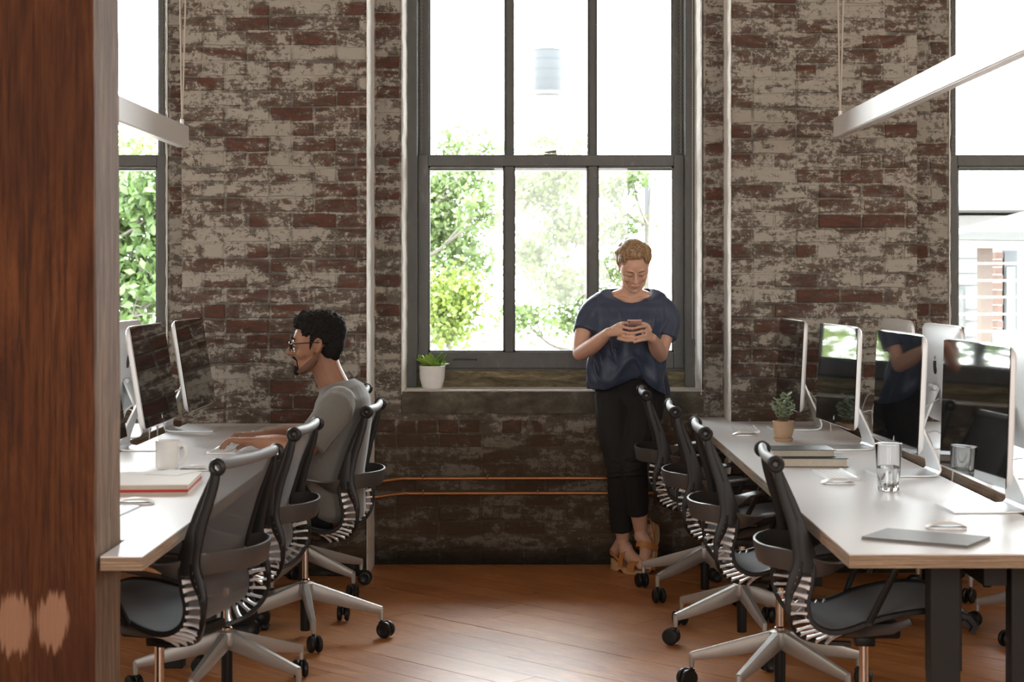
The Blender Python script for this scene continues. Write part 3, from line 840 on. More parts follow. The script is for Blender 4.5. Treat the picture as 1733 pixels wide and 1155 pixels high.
place_chair((.800, 7.87), R(-1), R(150), 'office chair right beside the standing woman, closest to the wall', GR, 8)
place_chair((2.10, 6.95), PI+R(3), R(150), 'office chair seen only by its base, under the far right desk, nearer one', GF, 9)
place_chair((2.09, 7.93), PI, R(170), 'office chair seen only by its base, under the far right desk, farther one', GF, 10)

# ================================================================ monitors
def apple(sz):
    """the maker's fruit mark as a flat outline with bite and leaf"""
    pts = [(0, .38), (.10, .42), (.22, .44), (.34, .39), (.41, .31), (.33, .22), (.30, .10), (.34, -.04), (.44, -.13), (.38, -.28), (.27, -.44), (.17, -.48), (.07, -.44), (0, -.43), (-.07, -.44), (-.18, -.48), (-.30, -.40), (-.40, -.22), (-.45, -.02), (-.43, .20), (-.33, .36), (-.20, .43), (-.08, .40)]
    leaf = [(0, .50), (.04, .66), (.16, .76), (.17, .62), (.10, .52)]
    return [[(x*sz, y*sz) for x, y in pts], [(x*sz, y*sz) for x, y in leaf]]
def make_monitor():
    root = empty('monitor')       # faces local -x; origin on the desk under the panel
    H0, H1, W = .093, .500, .325
    # housing: slim edges, gently bulged back (x+ is the back)
    bm = bmesh.new(); rows = []
    ny, nz = 14, 10
    def rr(u, v_):                 # rounded-rect outline mapping
        return u, v_
    vs = []; fs = []
    m = MB()
    prof = [(1, .0), (1, .012), (.965, .020), (.8, .030), (.55, .039), (.25, .044), (0, .045)]
    seg = 40
    def outline(k, s_):
        a = 2*PI*(k+.5)/seg; c, s2 = math.cos(a), math.sin(a); p = .16
        y = math.copysign(abs(c)**p, c)*W*(s_ if s_ > .9 else s_); z = math.copysign(abs(s2)**p, s2)*(H1-H0)/2*s_
        return y, z+(H0+H1)/2
    ring = []
    for s_, x in prof[:-1]:
        ring.append([len(vs)+k for k in range(seg)])
        for k in range(seg):
            y, z = outline(k, s_); vs.append((x, y, z))
    vs.append((.045, 0, (H0+H1)/2)); top = len(vs)-1
    for i in range(len(ring)-1):
        for k in range(seg): fs.append((ring[i][k], ring[i][(k+1) % seg], ring[i+1][(k+1) % seg], ring[i+1][k]))
    for k in range(seg): fs.append((ring[-1][k], ring[-1][(k+1) % seg], top))
    fs.append(tuple(ring[0]))
    panel = MB().add(vs, fs).build('housing', M['aluback'], root, smooth=True)
    g = MB().box(-.003, .0005, -W+.003, W-.003, H0+.003, H1-.003, .002).build('screen', M['screen'], root)
    # the mark: dark on the back, small and silver under the picture
    for nm, sz, x, zc, mt, sgn in (('logo', .062, .0462, (H0+H1)/2+.03, M['blackplastic'], 1), ('logo', .017, -.0038, H0+.028, M['silver'], -1)):
        lm = MB()
        for poly in apple(sz):
            n = len(poly); v_ = [(x-.0012*sgn, sgn*a, zc+b) for a, b in poly]+[(x, sgn*a, zc+b) for a, b in poly]
            lm.add(v_, [tuple(range(n)), tuple(range(n, 2*n))]+[(i, (i+1) % n, (i+1) % n+n, i+n) for i in range(n)])
        lo = lm.build(nm, mt, root)
    # stand: foot, bend and leg in one folded sheet of aluminium
    ft = MB()
    path = bez([(-.088, 0, .003), (.02, 0, .003), (.105, 0, .004), (.128, 0, .012), (.132, 0, .032), (.118, 0, .075), (.082, 0, .16), (.046, 0, .245)], 40)
    ft.bar(path, [.098 if p.x < .1 and p.z < .01 else lerp(.098, .055, min(1, (p.z-.003)/.16)) for p in path], [.0035 if p.z < .02 else .0055 for p in path], (0, 1, 0))
    ft.tube([(.058, -.05, .245), (.058, .05, .245)], .011, 10)
    ft.build('stand', M['alu'], root, smooth=True)
    cb = MB().tube(bez([(.045, .05, .20), (.10, .07, .17), (.15, .09, .10), (.155, .12, .02), (.15, .16, -.05)], 18), .003, 5)
    cb.tube(bez([(.045, -.02, .19), (.09, -.03, .15), (.14, -.07, .15), (.17, -.11, .03), (.16, -.10, -.06)], 18), .0026, 5)
    cb.build('cable', M['cable'], root, smooth=True)
    return root
mon = make_monitor(); used = [False]
def place_monitor(x, y, yaw, tilt, label, group, cables=True):
    o = copy_tree(mon) if used[0] else mon; used[0] = True
    o.location = (x, y, DZ+.001); o.rotation_euler = (0, 0, yaw); tag(o, label, 'monitor', group)
    piv = V((.058, 0, .245))
    Rm = Matrix.Translation(piv) @ Matrix.Rotation(tilt, 4, 'Y') @ Matrix.Translation(-piv)
    for c in o.children:
        if c.name.split('.')[0] in ('housing', 'screen', 'logo'):
            c.location = Rm.to_translation(); c.rotation_euler = Rm.to_euler()
    return o
GM = 'monitors along the right desk'; GML = 'monitors along the left desk'; GMB = 'monitors seen from behind on the far right desk'
place_monitor(1.200, 8.00, R(1), R(3), 'monitor closest to the wall on the right desk, behind the tan plant pot', GM)
place_monitor(1.252, 7.08, R(3.5), R(2.5), 'second monitor from the wall on the right desk, just past the books', GM)
place_monitor(1.300, 6.15, R(2), R(2.5), 'monitor directly behind the clear tumbler glass, third from the wall', GM)
place_monitor(1.334, 5.22, R(3), R(2), 'monitor nearest the camera on the right desk, large dark glossy screen', GM)
place_monitor(-1.50, 7.92, PI, R(9), 'monitor the seated man looks at, left desk, closest to the wall', GML)
place_monitor(-1.50, 7.05, PI, R(9), 'monitor behind the white mug on the left desk', GML)
place_monitor(-1.50, 6.10, PI, R(9), 'monitor on the left desk of which only a dark edge shows beside the timber post', GML)
place_monitor(1.72, 8.02, PI, R(3), 'monitor seen from behind, closest to the wall on the far right desk', GMB)
place_monitor(1.72, 7.15, PI, R(3), 'monitor seen from behind with its dark fruit mark, middle one on the far right desk', GMB)
place_monitor(1.735, 6.10, PI, R(3), 'monitor seen from behind at the right picture edge, its white stand showing', GMB)
place_monitor(-1.80, 7.62, R(0), R(6), 'monitor seen from behind beyond the left cable slot, next to the timber post', None)

# ================================================================ small things on the desks
def keyboard(x, y, rz, label):
    root = empty('keyboard', (x, y, DZ), rz); tag(root, label, 'keyboard', 'slim white keyboards on the desks')
    MB().prism([(-.0565, -.14), (.0565, -.14), (.0565, .14), (-.0565, .14)], .0005, .006).tube([(.052, -.138, .006), (.052, .138, .006)], .006, 8).build('body', M['alu'], root)
    m = MB()
    for r_ in range(6):
        for c_ in range(14):
            if r_ == 0 and 3 <= c_ <= 8: continue
            a = -.050+r_*.0165; b = -.134+c_*.0193; m.box(a, a+.014, b, b+.017, .006, .0078)
    m.box(-.050, -.036, -.076, .037, .006, .0078)
    tag(m.build('keys', M['whiteplastic'], root), kind='stuff')
    return root
def mouse(x, y, rz, label):
    root = empty('mouse', (x, y, DZ), rz); tag(root, label, 'mouse', 'white and silver computer mice')
    nx, ny = 16, 8; vs = []; fs = []
    for i in range(nx+1):
        u = i/nx*2-1
        for j in range(ny+1):
            v_ = j/ny*2-1; hwid = .028*(1-abs(u)**3.4*.28)
            vs.append((u*.0565, v_*hwid, .006+.016*(1-abs(u)**2.4)*(1-abs(v_)**3*.45)))
    for i in range(nx):
        for j in range(ny): a = i*(ny+1)+j; fs.append((a, a+ny+1, a+ny+2, a+1))
    MB().add(vs, fs).build('shell', M['whiteplastic'], root, smooth=True)
    pl = [(.0555*math.copysign(abs(math.cos(a))**.55, math.cos(a)), .0265*math.copysign(abs(math.sin(a))**.45, math.sin(a))) for a in [2*PI*i/28 for i in range(28)]]
    MB().prism(pl, .0008, .0068).build('base', M['alu'], root, smooth=True)
    return root
keyboard(1.075, 6.11, R(2), 'slim white keyboard behind the mouse next to the two books')
mouse(1.045, 5.87, R(2), 'computer mouse in front of the keyboard beside the books')
keyboard(.99, 7.94, R(-3), 'slim white keyboard on the right desk, closest to the wall')
mouse(.955, 7.66, R(0), 'computer mouse on the right desk left of the tan plant pot')
keyboard(1.01, 6.93, R(3), 'slim white keyboard half hidden behind the two stacked books')
mouse(1.157, 4.82, R(-3), 'computer mouse near the grey folder at the front of the right desk')
keyboard(-1.205, 6.985, PI, 'slim white keyboard under the seated man\'s hands')
keyboard(-1.17, 7.92, PI-R(2), 'slim white keyboard on the left desk closest to the wall')
keyboard(-1.24, 5.13, PI-R(4), 'slim white keyboard beside the timber post')
mouse(-1.20, 5.34, PI+R(4), 'computer mouse beside the timber post in front of the red-edged book')
mouse(-1.197, 6.27, PI-R(2), 'computer mouse beside the white mug')
MB().box(-.105, .075, -.075, .075, 0, .007, .001).build('notepad', M['paper'], None, loc=(-1.06, 8.14, DZ+.0005), rot=(0, 0, R(4)))
tag(bpy.data.objects['notepad'], 'thin white notepad beside the farthest keyboard on the left desk', 'notepad')
# folder, slate coloured
fd = MB().box(-.1435, .1435, -.094, .094, .0005, .004).box(-.1435, .1435, -.094, .094, .0055, .0085)
fo = fd.build('folder', M['slate'], None, loc=(1.056, 4.62, DZ), rot=(0, 0, 0))
def par(o, A, B, Cc):     # lay the slab on three desk points
    pass
fo.rotation_euler = (0, 0, R(-32.5)); tag(fo, 'thin closed grey folder lying at the front corner of the right desk', 'folder')
# books on the right desk
def book(name, x, y, z, rz, wx, wy, h, cov, lab, grp=None):
    root = empty(name, (x, y, z), rz); tag(root, lab, 'book', grp)
    c = .0025
    MB().box(-wx/2, wx/2, -wy/2, wy/2, 0, c).box(-wx/2, wx/2, -wy/2, wy/2, h-c, h).box(-wx/2, wx/2, wy/2-c, wy/2, c, h-c).build('cover', cov, root)
    MB().box(-wx/2+.005, wx/2-.005, -wy/2+.004, wy/2-c, c, h-c).build('page_block', M['pages'], root)
    return root
book('book', 1.05, 6.475, DZ, R(-1.5), .252, .195, .033, M['cover2'], 'thicker dark-covered book, lower of the two stacked on the right desk', 'books stacked on the right desk')
book('book', 1.015, 6.505, DZ+.0335, R(1), .238, .170, .026, M['cover'], 'book with a dark photographic cover, upper of the two stacked on the right desk', 'books stacked on the right desk')
# red-edged book and magazine on the left desk
rb = empty('book', (-1.255, 5.76, DZ), R(4)); tag(rb, 'thick book with a red spine edge and loose white sheets, beside the timber post', 'book')
MB().box(-.155, .155, -.20, .18, 0, .009).build('lower_pages', M['pages'], rb)
MB().box(-.158, .156, -.203, .182, .009, .017).build('cover', M['red'], rb)
MB().box(-.153, .154, -.198, .18, .017, .030).build('page_block', M['pages'], rb)
MB().box(-.15, .156, -.19, .19, .030, .0315).build('top_cover', M['paper'], rb)
tag(MB().box(-.06, .06, -.08, .08, 0, .0012).build('paper_sheet', M['paper'], None, loc=(-1.205, 5.92, DZ+.0318), rot=(0, 0, R(-18))), 'loose white sheet of paper lying on the red-edged book', 'paper')
# mug
mg = empty('mug', (-1.308, 6.33, DZ), R(0)); tag(mg, 'plain white mug with its handle to the right on the left desk', 'mug')
MB().lathe([(0, .001), (.037, .001), (.0415, .006), (.0425, .02), (.0435, .103), (.0415, .104), (.0395, .10), (.0385, .012), (0, .010)], 32).build('body', M['white'], mg, smooth=True)
MB().tube(bez([(.041, 0, .088), (.060, 0, .090), (.071, 0, .068), (.067, 0, .043), (.053, 0, .026), (.041, 0, .022)], 20), .0058, 8, flat=1.35, up=(0, 1, 0)).build('handle', M['white'], mg, smooth=True)
mg.rotation_euler = (0, 0, R(-8))
# tumbler
tb = empty('tumbler', (1.178, 5.69, DZ+.0008)); tag(tb, 'clear glass tumbler half full of water on the right desk', 'glass')
MB().lathe([(0, 0), (.032, 0), (.0345, .003), (.0365, .03), (.0435, .151), (.0445, .152), (.0435, .153), (.0422, .1515), (.0350, .03), (.0325, .012), (0, .010)], 40).build('glass_wall', M['tumbler'], tb, smooth=True)
MB().lathe([(0, .0102), (.0322, .0122), (.0347, .03), (.0377, .073), (.0370, .0722), (0, .0720)], 40).build('water', M['water'], tb, smooth=True)

# plants
def leaf_mesh(L, W_, cup=.15, droop=.2, thick=.0015):
    n = 6; vs = []; fs = []
    for i in range(n+1):
        t_ = i/n; ww = W_*math.sin(PI*min(1, t_*.93+.05))**.7; z = -droop*L*t_*t_
        for j, u in enumerate((-1, 0, 1)): vs.append((L*t_, u*ww, z+cup*abs(u)*ww))
    k = len(vs)
    vs += [(x, y, z-thick) for x, y, z in vs]
    for i in range(n):
        for j in range(2):
            a = i*3+j; fs += [(a, a+3, a+4, a+1), (a+k, a+k+1, a+k+4, a+k+3)]
        for j in (0, 2): a = i*3+j; fs.append((a, a+3, a+3+k, a+k))
    fs.append((0, 1, 1+k, k)); fs.append((1, 2, 2+k, 1+k))
    return MB().add(vs, fs)
def plant(name, loc, lab, potprof, potmat, leafmat, leaves, lme, soil_r, soil_z, stems=()):
    root = empty(name, loc); tag(root, lab, 'plant')
    MB().lathe(potprof, 36).build('pot', potmat, root, smooth=True)
    MB().lathe([(soil_r, soil_z), (soil_r*.5, soil_z+.004), (0, soil_z+.005)], 16).build('soil', M['soil'], root)
    for s_ in stems: MB().tube(bez(s_[0], 10), s_[1], 6).build('stem', M['stem'], root, smooth=True)
    me = lme.mesh('leaf', True); me.materials.append(leafmat)
    for p, d, roll, sc in leaves:
        d = V(d).normalized(); rot = d.to_track_quat('X', 'Z') @ Matrix.Rotation(roll, 4, 'X').to_quaternion()
        o = link('leaf', me, None, root, loc=p, scale=(sc, sc, sc)); o.rotation_mode = 'QUATERNION'; o.rotation_quaternion = rot
    return root
rp = random.Random(11)
lv = []
for k in range(26):
    a = rp.uniform(0, 2*PI); r_ = rp.uniform(.0, .04); el = rp.uniform(.15, 1.3)
    lv.append(((r_*math.cos(a), r_*math.sin(a), .108), (math.cos(a)*math.cos(el), math.sin(a)*math.cos(el), math.sin(el)), rp.uniform(-.5, .5), rp.uniform(.6, 1.15)))
plant('potted_plant', (-.484, 8.84, SILL), 'bright green succulent in a glossy white pot on the window sill',
      [(0, .0), (.046, .0), (.052, .006), (.063, .05), (.0665, .113), (.063, .115), (.060, .10), (0, .095)], M['white'], M['leaf_light'], lv, leaf_mesh(.074, .021, .25, .12, .003), .061, .100)
lv = []; stems = []
for k, (dx, dy, h_) in enumerate(((-.020, .0, .088), (.012, -.008, .112), (-.002, .015, .100), (.026, .008, .082), (-.012, -.016, .072), (.036, -.004, .060), (-.034, .006, .062))):
    stems.append(([(dx*.3, dy*.3, .078), (dx*.8, dy*.8, .078+h_*.5), (dx*1.2, dy*1.2, .078+h_)], .0028))
    for j in range(5):
        t_ = .34+.66*j/4
        for s_ in (0, PI):
            a = j*PI/2.2+s_+k; el = .25+.5*t_
            lv.append(((dx*1.1*t_, dy*1.1*t_, .080+h_*t_), (math.cos(a)*math.cos(el), math.sin(a)*math.cos(el), math.sin(el)), rp.uniform(-.3, .3), rp.uniform(.7, 1.15)))
pj = plant('potted_plant', (1.086, 7.40, DZ), 'jade plant in a tan clay pot with saucer on the right desk',
      [(0, .014), (.032, .014), (.036, .02), (.0435, .045), (.0455, .078), (.0465, .086), (.0435, .087), (.042, .076), (0, .074)], M['terracotta'], M['leaf_grey'], lv, leaf_mesh(.029, .0085, .2, .1, .003), .042, .075, stems)
MB().lathe([(0, 0), (.036, 0), (.040, .006), (.043, .013), (.041, .014), (.037, .008), (0, .006)], 32).build('saucer', M['terracotta'], pj, smooth=True)
# ================================================================ outside the windows
GZ = -3.2
def groundm():
    t_ = NT('pale_ground'); n = t_.noise(t_.pos(), .6, 5); t_.set(col=t_.mix(n, (.30, .28, .25), (.42, .40, .35)), rough=.95); return t_.m
tag(MB().box(-60, 60, WB+.3, 160, GZ-.3, GZ).build('ground', groundm()), kind='structure')
M['treeleaf'] = leafm('tree_leaf', (.030, .060, .012), (.075, .125, .022), .35)
M['treeleaf3'] = leafm('tree_leaf_fresh', (.040, .075, .020), (.09, .14, .04), .4)
M['treeleaf4'] = leafm('tree_leaf_pale', (.060, .095, .030), (.12, .17, .055), .4)
M['treeleaf2'] = leafm('tree_leaf_yellow', (.055, .085, .010), (.11, .15, .02), .4)
M['bark'] = simple('bark', (.07, .06, .05), .9, var=.3)
def tree(name, base, blobs, n_leaf, leaf, mat, label, seed, spread=1.0, rtr=.10):
    """trunk, boughs reaching into every leaf mass, and the leaves"""
    r = random.Random(seed); root = empty(name, base); tag(root, label, 'tree', 'trees outside the windows')
    tops = [V(b[0])-V(base) for b in blobs]
    H = max(t_.z for t_ in tops)
    m = MB(); tr = [V((0, 0, 0)), V((r.uniform(-.2, .2), 0, H*.35)), V((r.uniform(-.3, .3), r.uniform(-.2, .2), H*.7)), V((0, 0, H*.98))]
    tb = bez(tr, 16); m.tube(tb, [rtr*(1-.85*i/16) for i in range(17)], 7)
    trunk = m.build('trunk', M['bark'], root, smooth=True)
    for c in tops:
        k = min(range(3, 15), key=lambda i: abs(tb[i].z-(c.z-.35*abs(c.x-tb[i].x)-.2)))
        bm_ = MB(); a = tb[k]; mid = (a+c)/2+V((0, 0, -.12)); bp = bez([a, mid, c], 8)
        bm_.tube(bp, [rtr*.38*(1-.75*i/8) for i in range(9)], 5)
        for q_ in range(4):
            e_ = c+V((r.gauss(0, .35), r.gauss(0, .3), r.gauss(0, .3)))
            bm_.tube(bez([bp[5], (bp[5]+e_)/2+V((0, 0, .05)), e_], 5), [rtr*.13, rtr*.12, rtr*.10, rtr*.08, rtr*.05, .004], 4)
        bm_.build('bough', M['bark'], root, smooth=True)
    vs = []; fs = []; tot = sum(b[1]**2 for b in blobs)
    for (c, rad) in blobs:
        c = V(c)-V(base); nn = int(n_leaf*rad**2/tot); nsub = max(4, int(nn/26))
        subs = [c+V((r.gauss(0, .5), r.gauss(0, .45), r.gauss(0, .42)))*rad for _ in range(nsub)]
        for _ in range(nn):
            s_ = subs[r.randrange(nsub)]; p = s_+V((r.gauss(0, 1), r.gauss(0, 1), r.gauss(0, .7)))*(.15*spread)
            nrm = V((r.gauss(0, 1), r.gauss(0, 1), r.gauss(.6, .8))).normalized(); a = nrm.orthogonal().normalized()
            a.rotate(Matrix.Rotation(r.uniform(0, 6.28), 3, nrm)); b = nrm.cross(a); L = leaf*r.uniform(.6, 1.25); k = len(vs)
            vs += [p-a*L*.5, p+b*L*.30-a*L*.08, p+a*L*.5, p-b*L*.30-a*L*.08]; fs.append((k, k+1, k+2, k+3))
    me = bpy.data.meshes.new('foliage'); me.from_pydata([tuple(v) for v in vs], [], fs)
    tag(link('foliage', me, mat, root), kind='stuff'); return root
def blob(px, py, Y, rpx): return (tuple(xz(px, py, Y)), rpx*Y/F)
tree('leafy_tree', (-2.2, 23, GZ), [blob(*b) for b in [(745, 320, 23, 42), (800, 300, 22.5, 30), (760, 400, 23.5, 45), (740, 470, 23, 35), (820, 360, 22, 32), (770, 255, 23.5, 22), (830, 250, 23, 20), (800, 450, 24, 26), (750, 560, 22, 22), (700, 380, 23, 60)]], 7800, .095, M['treeleaf4'], 'loose leafy tree outside the middle window, in its left panes', 5)
tree('leafy_tree', (-.95, 19, GZ), [blob(*b) for b in [(762, 520, 19, 27), (755, 555, 19, 20), (785, 500, 19, 18), (735, 500, 19.3, 20)]], 2400, .08, M['treeleaf2'], 'small yellow-green tree low outside the middle window, above the sill plant', 6, rtr=.05)
tree('leafy_tree', (.6, 26, GZ), [blob(*b) for b in [(900, 320, 26, 40), (950, 290, 25.5, 36), (960, 380, 26, 36), (895, 430, 26.5, 32), (940, 480, 26, 38), (975, 540, 26, 25), (885, 540, 25, 25), (920, 245, 26.5, 20), (980, 245, 26, 14)]], 7800, .10, M['treeleaf4'], 'loose leafy tree outside the middle window, in its central panes', 8)
tree('leafy_tree', (1.9, 27, GZ), [blob(*b) for b in [(1030, 320, 27, 26), (1045, 390, 27, 26), (1020, 460, 26.5, 25), (1070, 300, 27, 18), (1015, 540, 26, 18)]], 2600, .095, M['treeleaf4'], 'sparse tree outside the middle window, behind the standing woman', 9)
tree('leafy_tree', (-5.6, 22, GZ), [blob(*b) for b in [(230, 330, 22, 42), (285, 340, 22, 36), (210, 400, 22.5, 36), (265, 410, 22, 45), (220, 480, 22, 42), (275, 500, 21.5, 36), (240, 540, 22, 22), (170, 350, 22.5, 60), (180, 470, 22, 60), (320, 420, 22.5, 50), (250, 290, 23, 25)]], 5200, .15, M['treeleaf3'], 'dense leafy tree outside the window beside the timber post', 10, 1.0)
tree('leafy_tree', (-7.5, 33, GZ), [blob(*b) for b in [(220, 560, 33, 40), (270, 570, 33, 30), (200, 260, 33, 24), (250, 245, 33, 20)]], 1100, .12, M['treeleaf2'], 'pale distant tree low behind the dense one beside the timber post', 12)
tree('leafy_tree', (-3.0, 24, GZ), [((x, 24+((i*7)%5-2)*.5, z), r_) for i, (x, z, r_) in enumerate([(-4.2, 2.6, .7), (-3.5, 3.2, .7), (-2.8, 2.4, .7), (-2.2, 3.4, .6), (-2.0, 1.2, .6), (-3.1, 1.2, .8), (-4.0, .9, .8), (-3.4, .1, .6), (-2.5, .0, .6), (-2.6, 4.2, .5)])], 7500, .12, M['treeleaf2'], 'bushy tree outside, hidden behind the left brick pier and mirrored in the dark screens', 13)
# old water tank on a roof far away
wt = empty('water_tank', (1.35, 118, GZ)); tag(wt, 'pale water tank on legs, faint in the sky of the upper middle pane', 'water tank')
M['tank'] = simple('weathered_tank', (.026, .029, .033), .8, var=.1)
MB().lathe([(0, 17.0), (.95, 17.0), (1.0, 17.1), (1.0, 20.0), (1.06, 20.05), (.3, 20.25), (0, 20.3)], 24).build('tank', M['tank'], wt, smooth=True)
for z in (17.4, 18.0, 18.7, 19.4): MB().lathe([(1.0, z), (1.02, z), (1.02, z+.05), (1.0, z+.05)], 24).build('hoop', M['tank'], wt)
MB().lathe([(0, 16.7), (1.2, 16.7), (1.2, 16.85), (0, 16.85)], 24).build('platform', M['tank'], wt)
for sx in (-1, 1):
    for sy in (-1, 1): MB().tube([(sx*.9, sy*.9, 16.8), (sx*1.2, sy*1.2, 0)], .05, 6).build('leg', M['tank'], wt)
# house across the yard, seen through the right-hand window
hb = empty('building', (6.2, 21, GZ)); tag(hb, 'pale house with a porch of horizontal rails outside the right window', 'building')
M['siding'] = simple('pale_siding', (.16, .155, .15), .85, var=.06)
M['porchwood'] = simple('porch_wood', (.075, .055, .045), .8, var=.2)
M['rail'] = simple('porch_rail', (.12, .085, .075), .7)
M['slategrey'] = simple('roof_slate', (.07, .07, .068), .85, var=.2)
M['shutter'] = simple('grey_shutter', (.055, .06, .065), .7)
M['redbrick'] = simple('outer_brick', (.10, .062, .05), .9, var=.2)
ox, oy, oz = hb.location
def L_(px, py, Y): p = xz(px, py, Y); return (p.x-ox, p.y-oy, p.z-oz)
def rect(name, px0, px1, py0, py1, Y, d, mat, par=None):
    a = L_(px0, py1, Y); b = L_(px1, py0, Y)
    return MB().box(a[0], b[0], a[1], a[1]+d, a[2], b[2]).build(name, M[mat], par or hb)
MB().box(-2.4, 6, 1.0, 7, 0, L_(0, 365, 22)[2]).build('wall', M['siding'], hb)
MB().box(-2.6, 6, .2, 7, L_(0, 358, 21.6)[2], L_(0, 350, 21.6)[2]).build('parapet_band', M['slategrey'], hb)
a = L_(1590, 405, 19.5); b = L_(1800, 350, 19.5); c = L_(1800, 408, 19.5)
MB().add([(a[0], a[1], a[2]), (c[0], a[1], c[2]), (b[0], a[1], b[2]), (a[0], a[1]+1.2, a[2]+.02), (c[0], a[1]+1.2, c[2]+.02), (b[0], a[1]+1.2, b[2]+.02)], [(0, 1, 2), (5, 4, 3), (0, 2, 5, 3), (0, 3, 4, 1), (1, 4, 5, 2)]).build('porch_roof', M['slategrey'], hb)
rect('post', 1661, 1680, 418, 800, 20.0, .2, 'porchwood')
rect('post', 1759, 1776, 418, 800, 20.0, .2, 'porchwood')
for i in range(12):
    rect('brick_course', 1685+(i % 2)*3, 1698-(i % 3), 427+i*13, 438+i*13, 20.9, .3, 'redbrick')
sh = rect('shutter', 1700, 1722, 424, 640, 20.9, .1, 'shutter'); rect('shutter_panel', 1704, 1718, 452, 600, 20.88, .02, 'siding', sh)
wn = rect('window', 1616, 1634, 486, 600, 21.9, .05, 'shutter'); rect('pane', 1619, 1631, 490, 596, 21.88, .02, 'slategrey', wn)
for py in (388, 416, 444, 473, 501, 530, 559, 588, 617): rect('rail', 1590, 1800, py, py+4, 19.4, .05, 'rail')
for py in (437, 462, 482, 523, 543, 570, 600): rect('siding_board', 1590, 1660, py, py+1.6, 21.97, .04, 'shutter')
for x in (1590, 1800): rect('post', x, x+8, 380, 900, 19.45, .1, 'porchwood')
# plain pole beyond the middle window
po = MB().tube([(0, 0, 0), (0, 0, 7.0)], .05, 8).build('utility_pole', M['tank'], None, loc=(2.32, 34, GZ))
tag(po, 'thin grey pole standing outside the middle window, right-hand pane', 'pole')
# ================================================================ people
def skin(name, a, b, red):
    t_ = NT(name); n = t_.noise(t_.pos(obj=True), 9, 5); f = t_.noise(t_.pos(obj=True), 70, 3)
    c = t_.mix(n, a, b); c = t_.mix(t_.ramp(f, [(.45, 0), (.7, .25)]), c, red)
    t_.set(col=c, rough=.5, spec=.4, sss=.12, sssr=(.02, .008, .004), ssss=1.0); t_.bump(f, .06, .001); return t_.m
M['skin_w'] = skin('fair_skin', (.56, .33, .235), (.64, .40, .30), (.55, .25, .18))
M['skin_m'] = skin('brown_skin', (.25, .120, .070), (.33, .165, .10), (.24, .10, .06))
def cloth(name, col, fold=1.0, rough=.85, sc=7, stretch=(1, 1, .35), sheen=.25):
    t_ = NT(name); n = t_.noise(t_.pos(stretch, obj=True), sc, 3, .5, .6); f = t_.noise(t_.pos(obj=True), 320, 2)
    t_.set(col=t_.mix(f, tuple(c*.85 for c in col), tuple(min(1, c*1.12) for c in col)), rough=rough, sheen=sheen)
    t_.bump(t_.math('ADD', n, t_.math('MULTIPLY', f, .01)), .5*fold, .03); return t_.m
M['navy'] = cloth('navy_silk', (.028, .043, .085), .8, .5, sheen=.1)
M['blackjean'] = cloth('black_denim', (.0085, .0085, .0095), .45, .85, 9, sheen=0.0)
M['greytee'] = cloth('grey_jersey', (.155, .155, .145), .8, .9)
M['hair_b'] = simple('black_hair', (.008, .007, .007), .8, var=.5, scale=110, bump=.5, spec=.2)
def hairm():
    t_ = NT('blond_hair'); n = t_.noise(t_.pos((3, 3, .6), obj=True), 55, 4); t_.set(col=t_.ramp(n, [(.35, (.14, .075, .035)), (.6, (.40, .25, .13)), (.8, (.6, .43, .25))]), rough=.42); t_.bump(n, .5, .003); return t_.m
M['hair_w'] = hairm()
M['lip_w'] = simple('lip', (.50, .21, .18), .4); M['lip_m'] = simple('lip_brown', (.26, .11, .08), .45)
M['brow_w'] = simple('brow_blond', (.22, .13, .08), .8); M['eye'] = simple('eye_white', (.6, .58, .55), .2); M['iris'] = simple('iris', (.02, .012, .008), .15)
M['tan'] = simple('tan_leather', (.50, .20, .055), .45, var=.12); M['clog'] = simple('clog_wood', (.58, .38, .20), .55, var=.1)
M['phone'] = simple('rose_metal', (.62, .42, .38), .3, .3); M['frame'] = simple('glasses_frame', (.012, .012, .012), .25)
M['lens'] = glass('lens_glass')
M['nail'] = simple('nail', (.70, .48, .42), .3)

def flesh(mb, vox, smooth_it=3, name='body', adapt=None):
    """weld overlapping shapes into ONE continuous surface"""
    me0 = mb.mesh('tmp'); o = bpy.data.objects.new('tmp', me0); C.objects.link(o)
    r_ = o.modifiers.new('r', 'REMESH'); r_.mode = 'VOXEL'; r_.voxel_size = vox
    s_ = o.modifiers.new('s', 'SMOOTH'); s_.factor = .5; s_.iterations = smooth_it
    dg = bpy.context.evaluated_depsgraph_get(); me = bpy.data.meshes.new_from_object(o.evaluated_get(dg))
    bpy.data.objects.remove(o); bpy.data.meshes.remove(me0); me.name = name; me.materials.clear()
    me.polygons.foreach_set('use_smooth', [True]*len(me.polygons)); return me
def loft(mb, rings, n=20):
    """rings: (centre, half x-axis vector, half y-axis vector) ellipses; capped"""
    vs = []; fs = []; m = len(rings)
    for c, a, b in rings:
        c, a, b = V(c), V(a), V(b)
        for k in range(n): an = 2*PI*k/n; vs.append(c+a*math.cos(an)+b*math.sin(an))
    for i in range(m-1):
        for k in range(n): fs.append((i*n+k, i*n+(k+1) % n, (i+1)*n+(k+1) % n, (i+1)*n+k))
    fs += [tuple(range(n-1, -1, -1)), tuple((m-1)*n+k for k in range(n))]
    return mb.add(vs, fs)
def limb(mb, pts, rs, n=14, flat=1.0, steps=None, up=None, end=True):
    P = bez(pts, (len(pts)-1)*6); rr = bez([(r_, 0, 0) for r_ in rs], (len(rs)-1)*6)
    mb.tube(P, [p.x for p in rr], n, flat=flat, up=up); mb.sph(P[0], rs[0], n, 8)
    if end: mb.sph(P[-1], rs[-1], n, 8)
    return mb
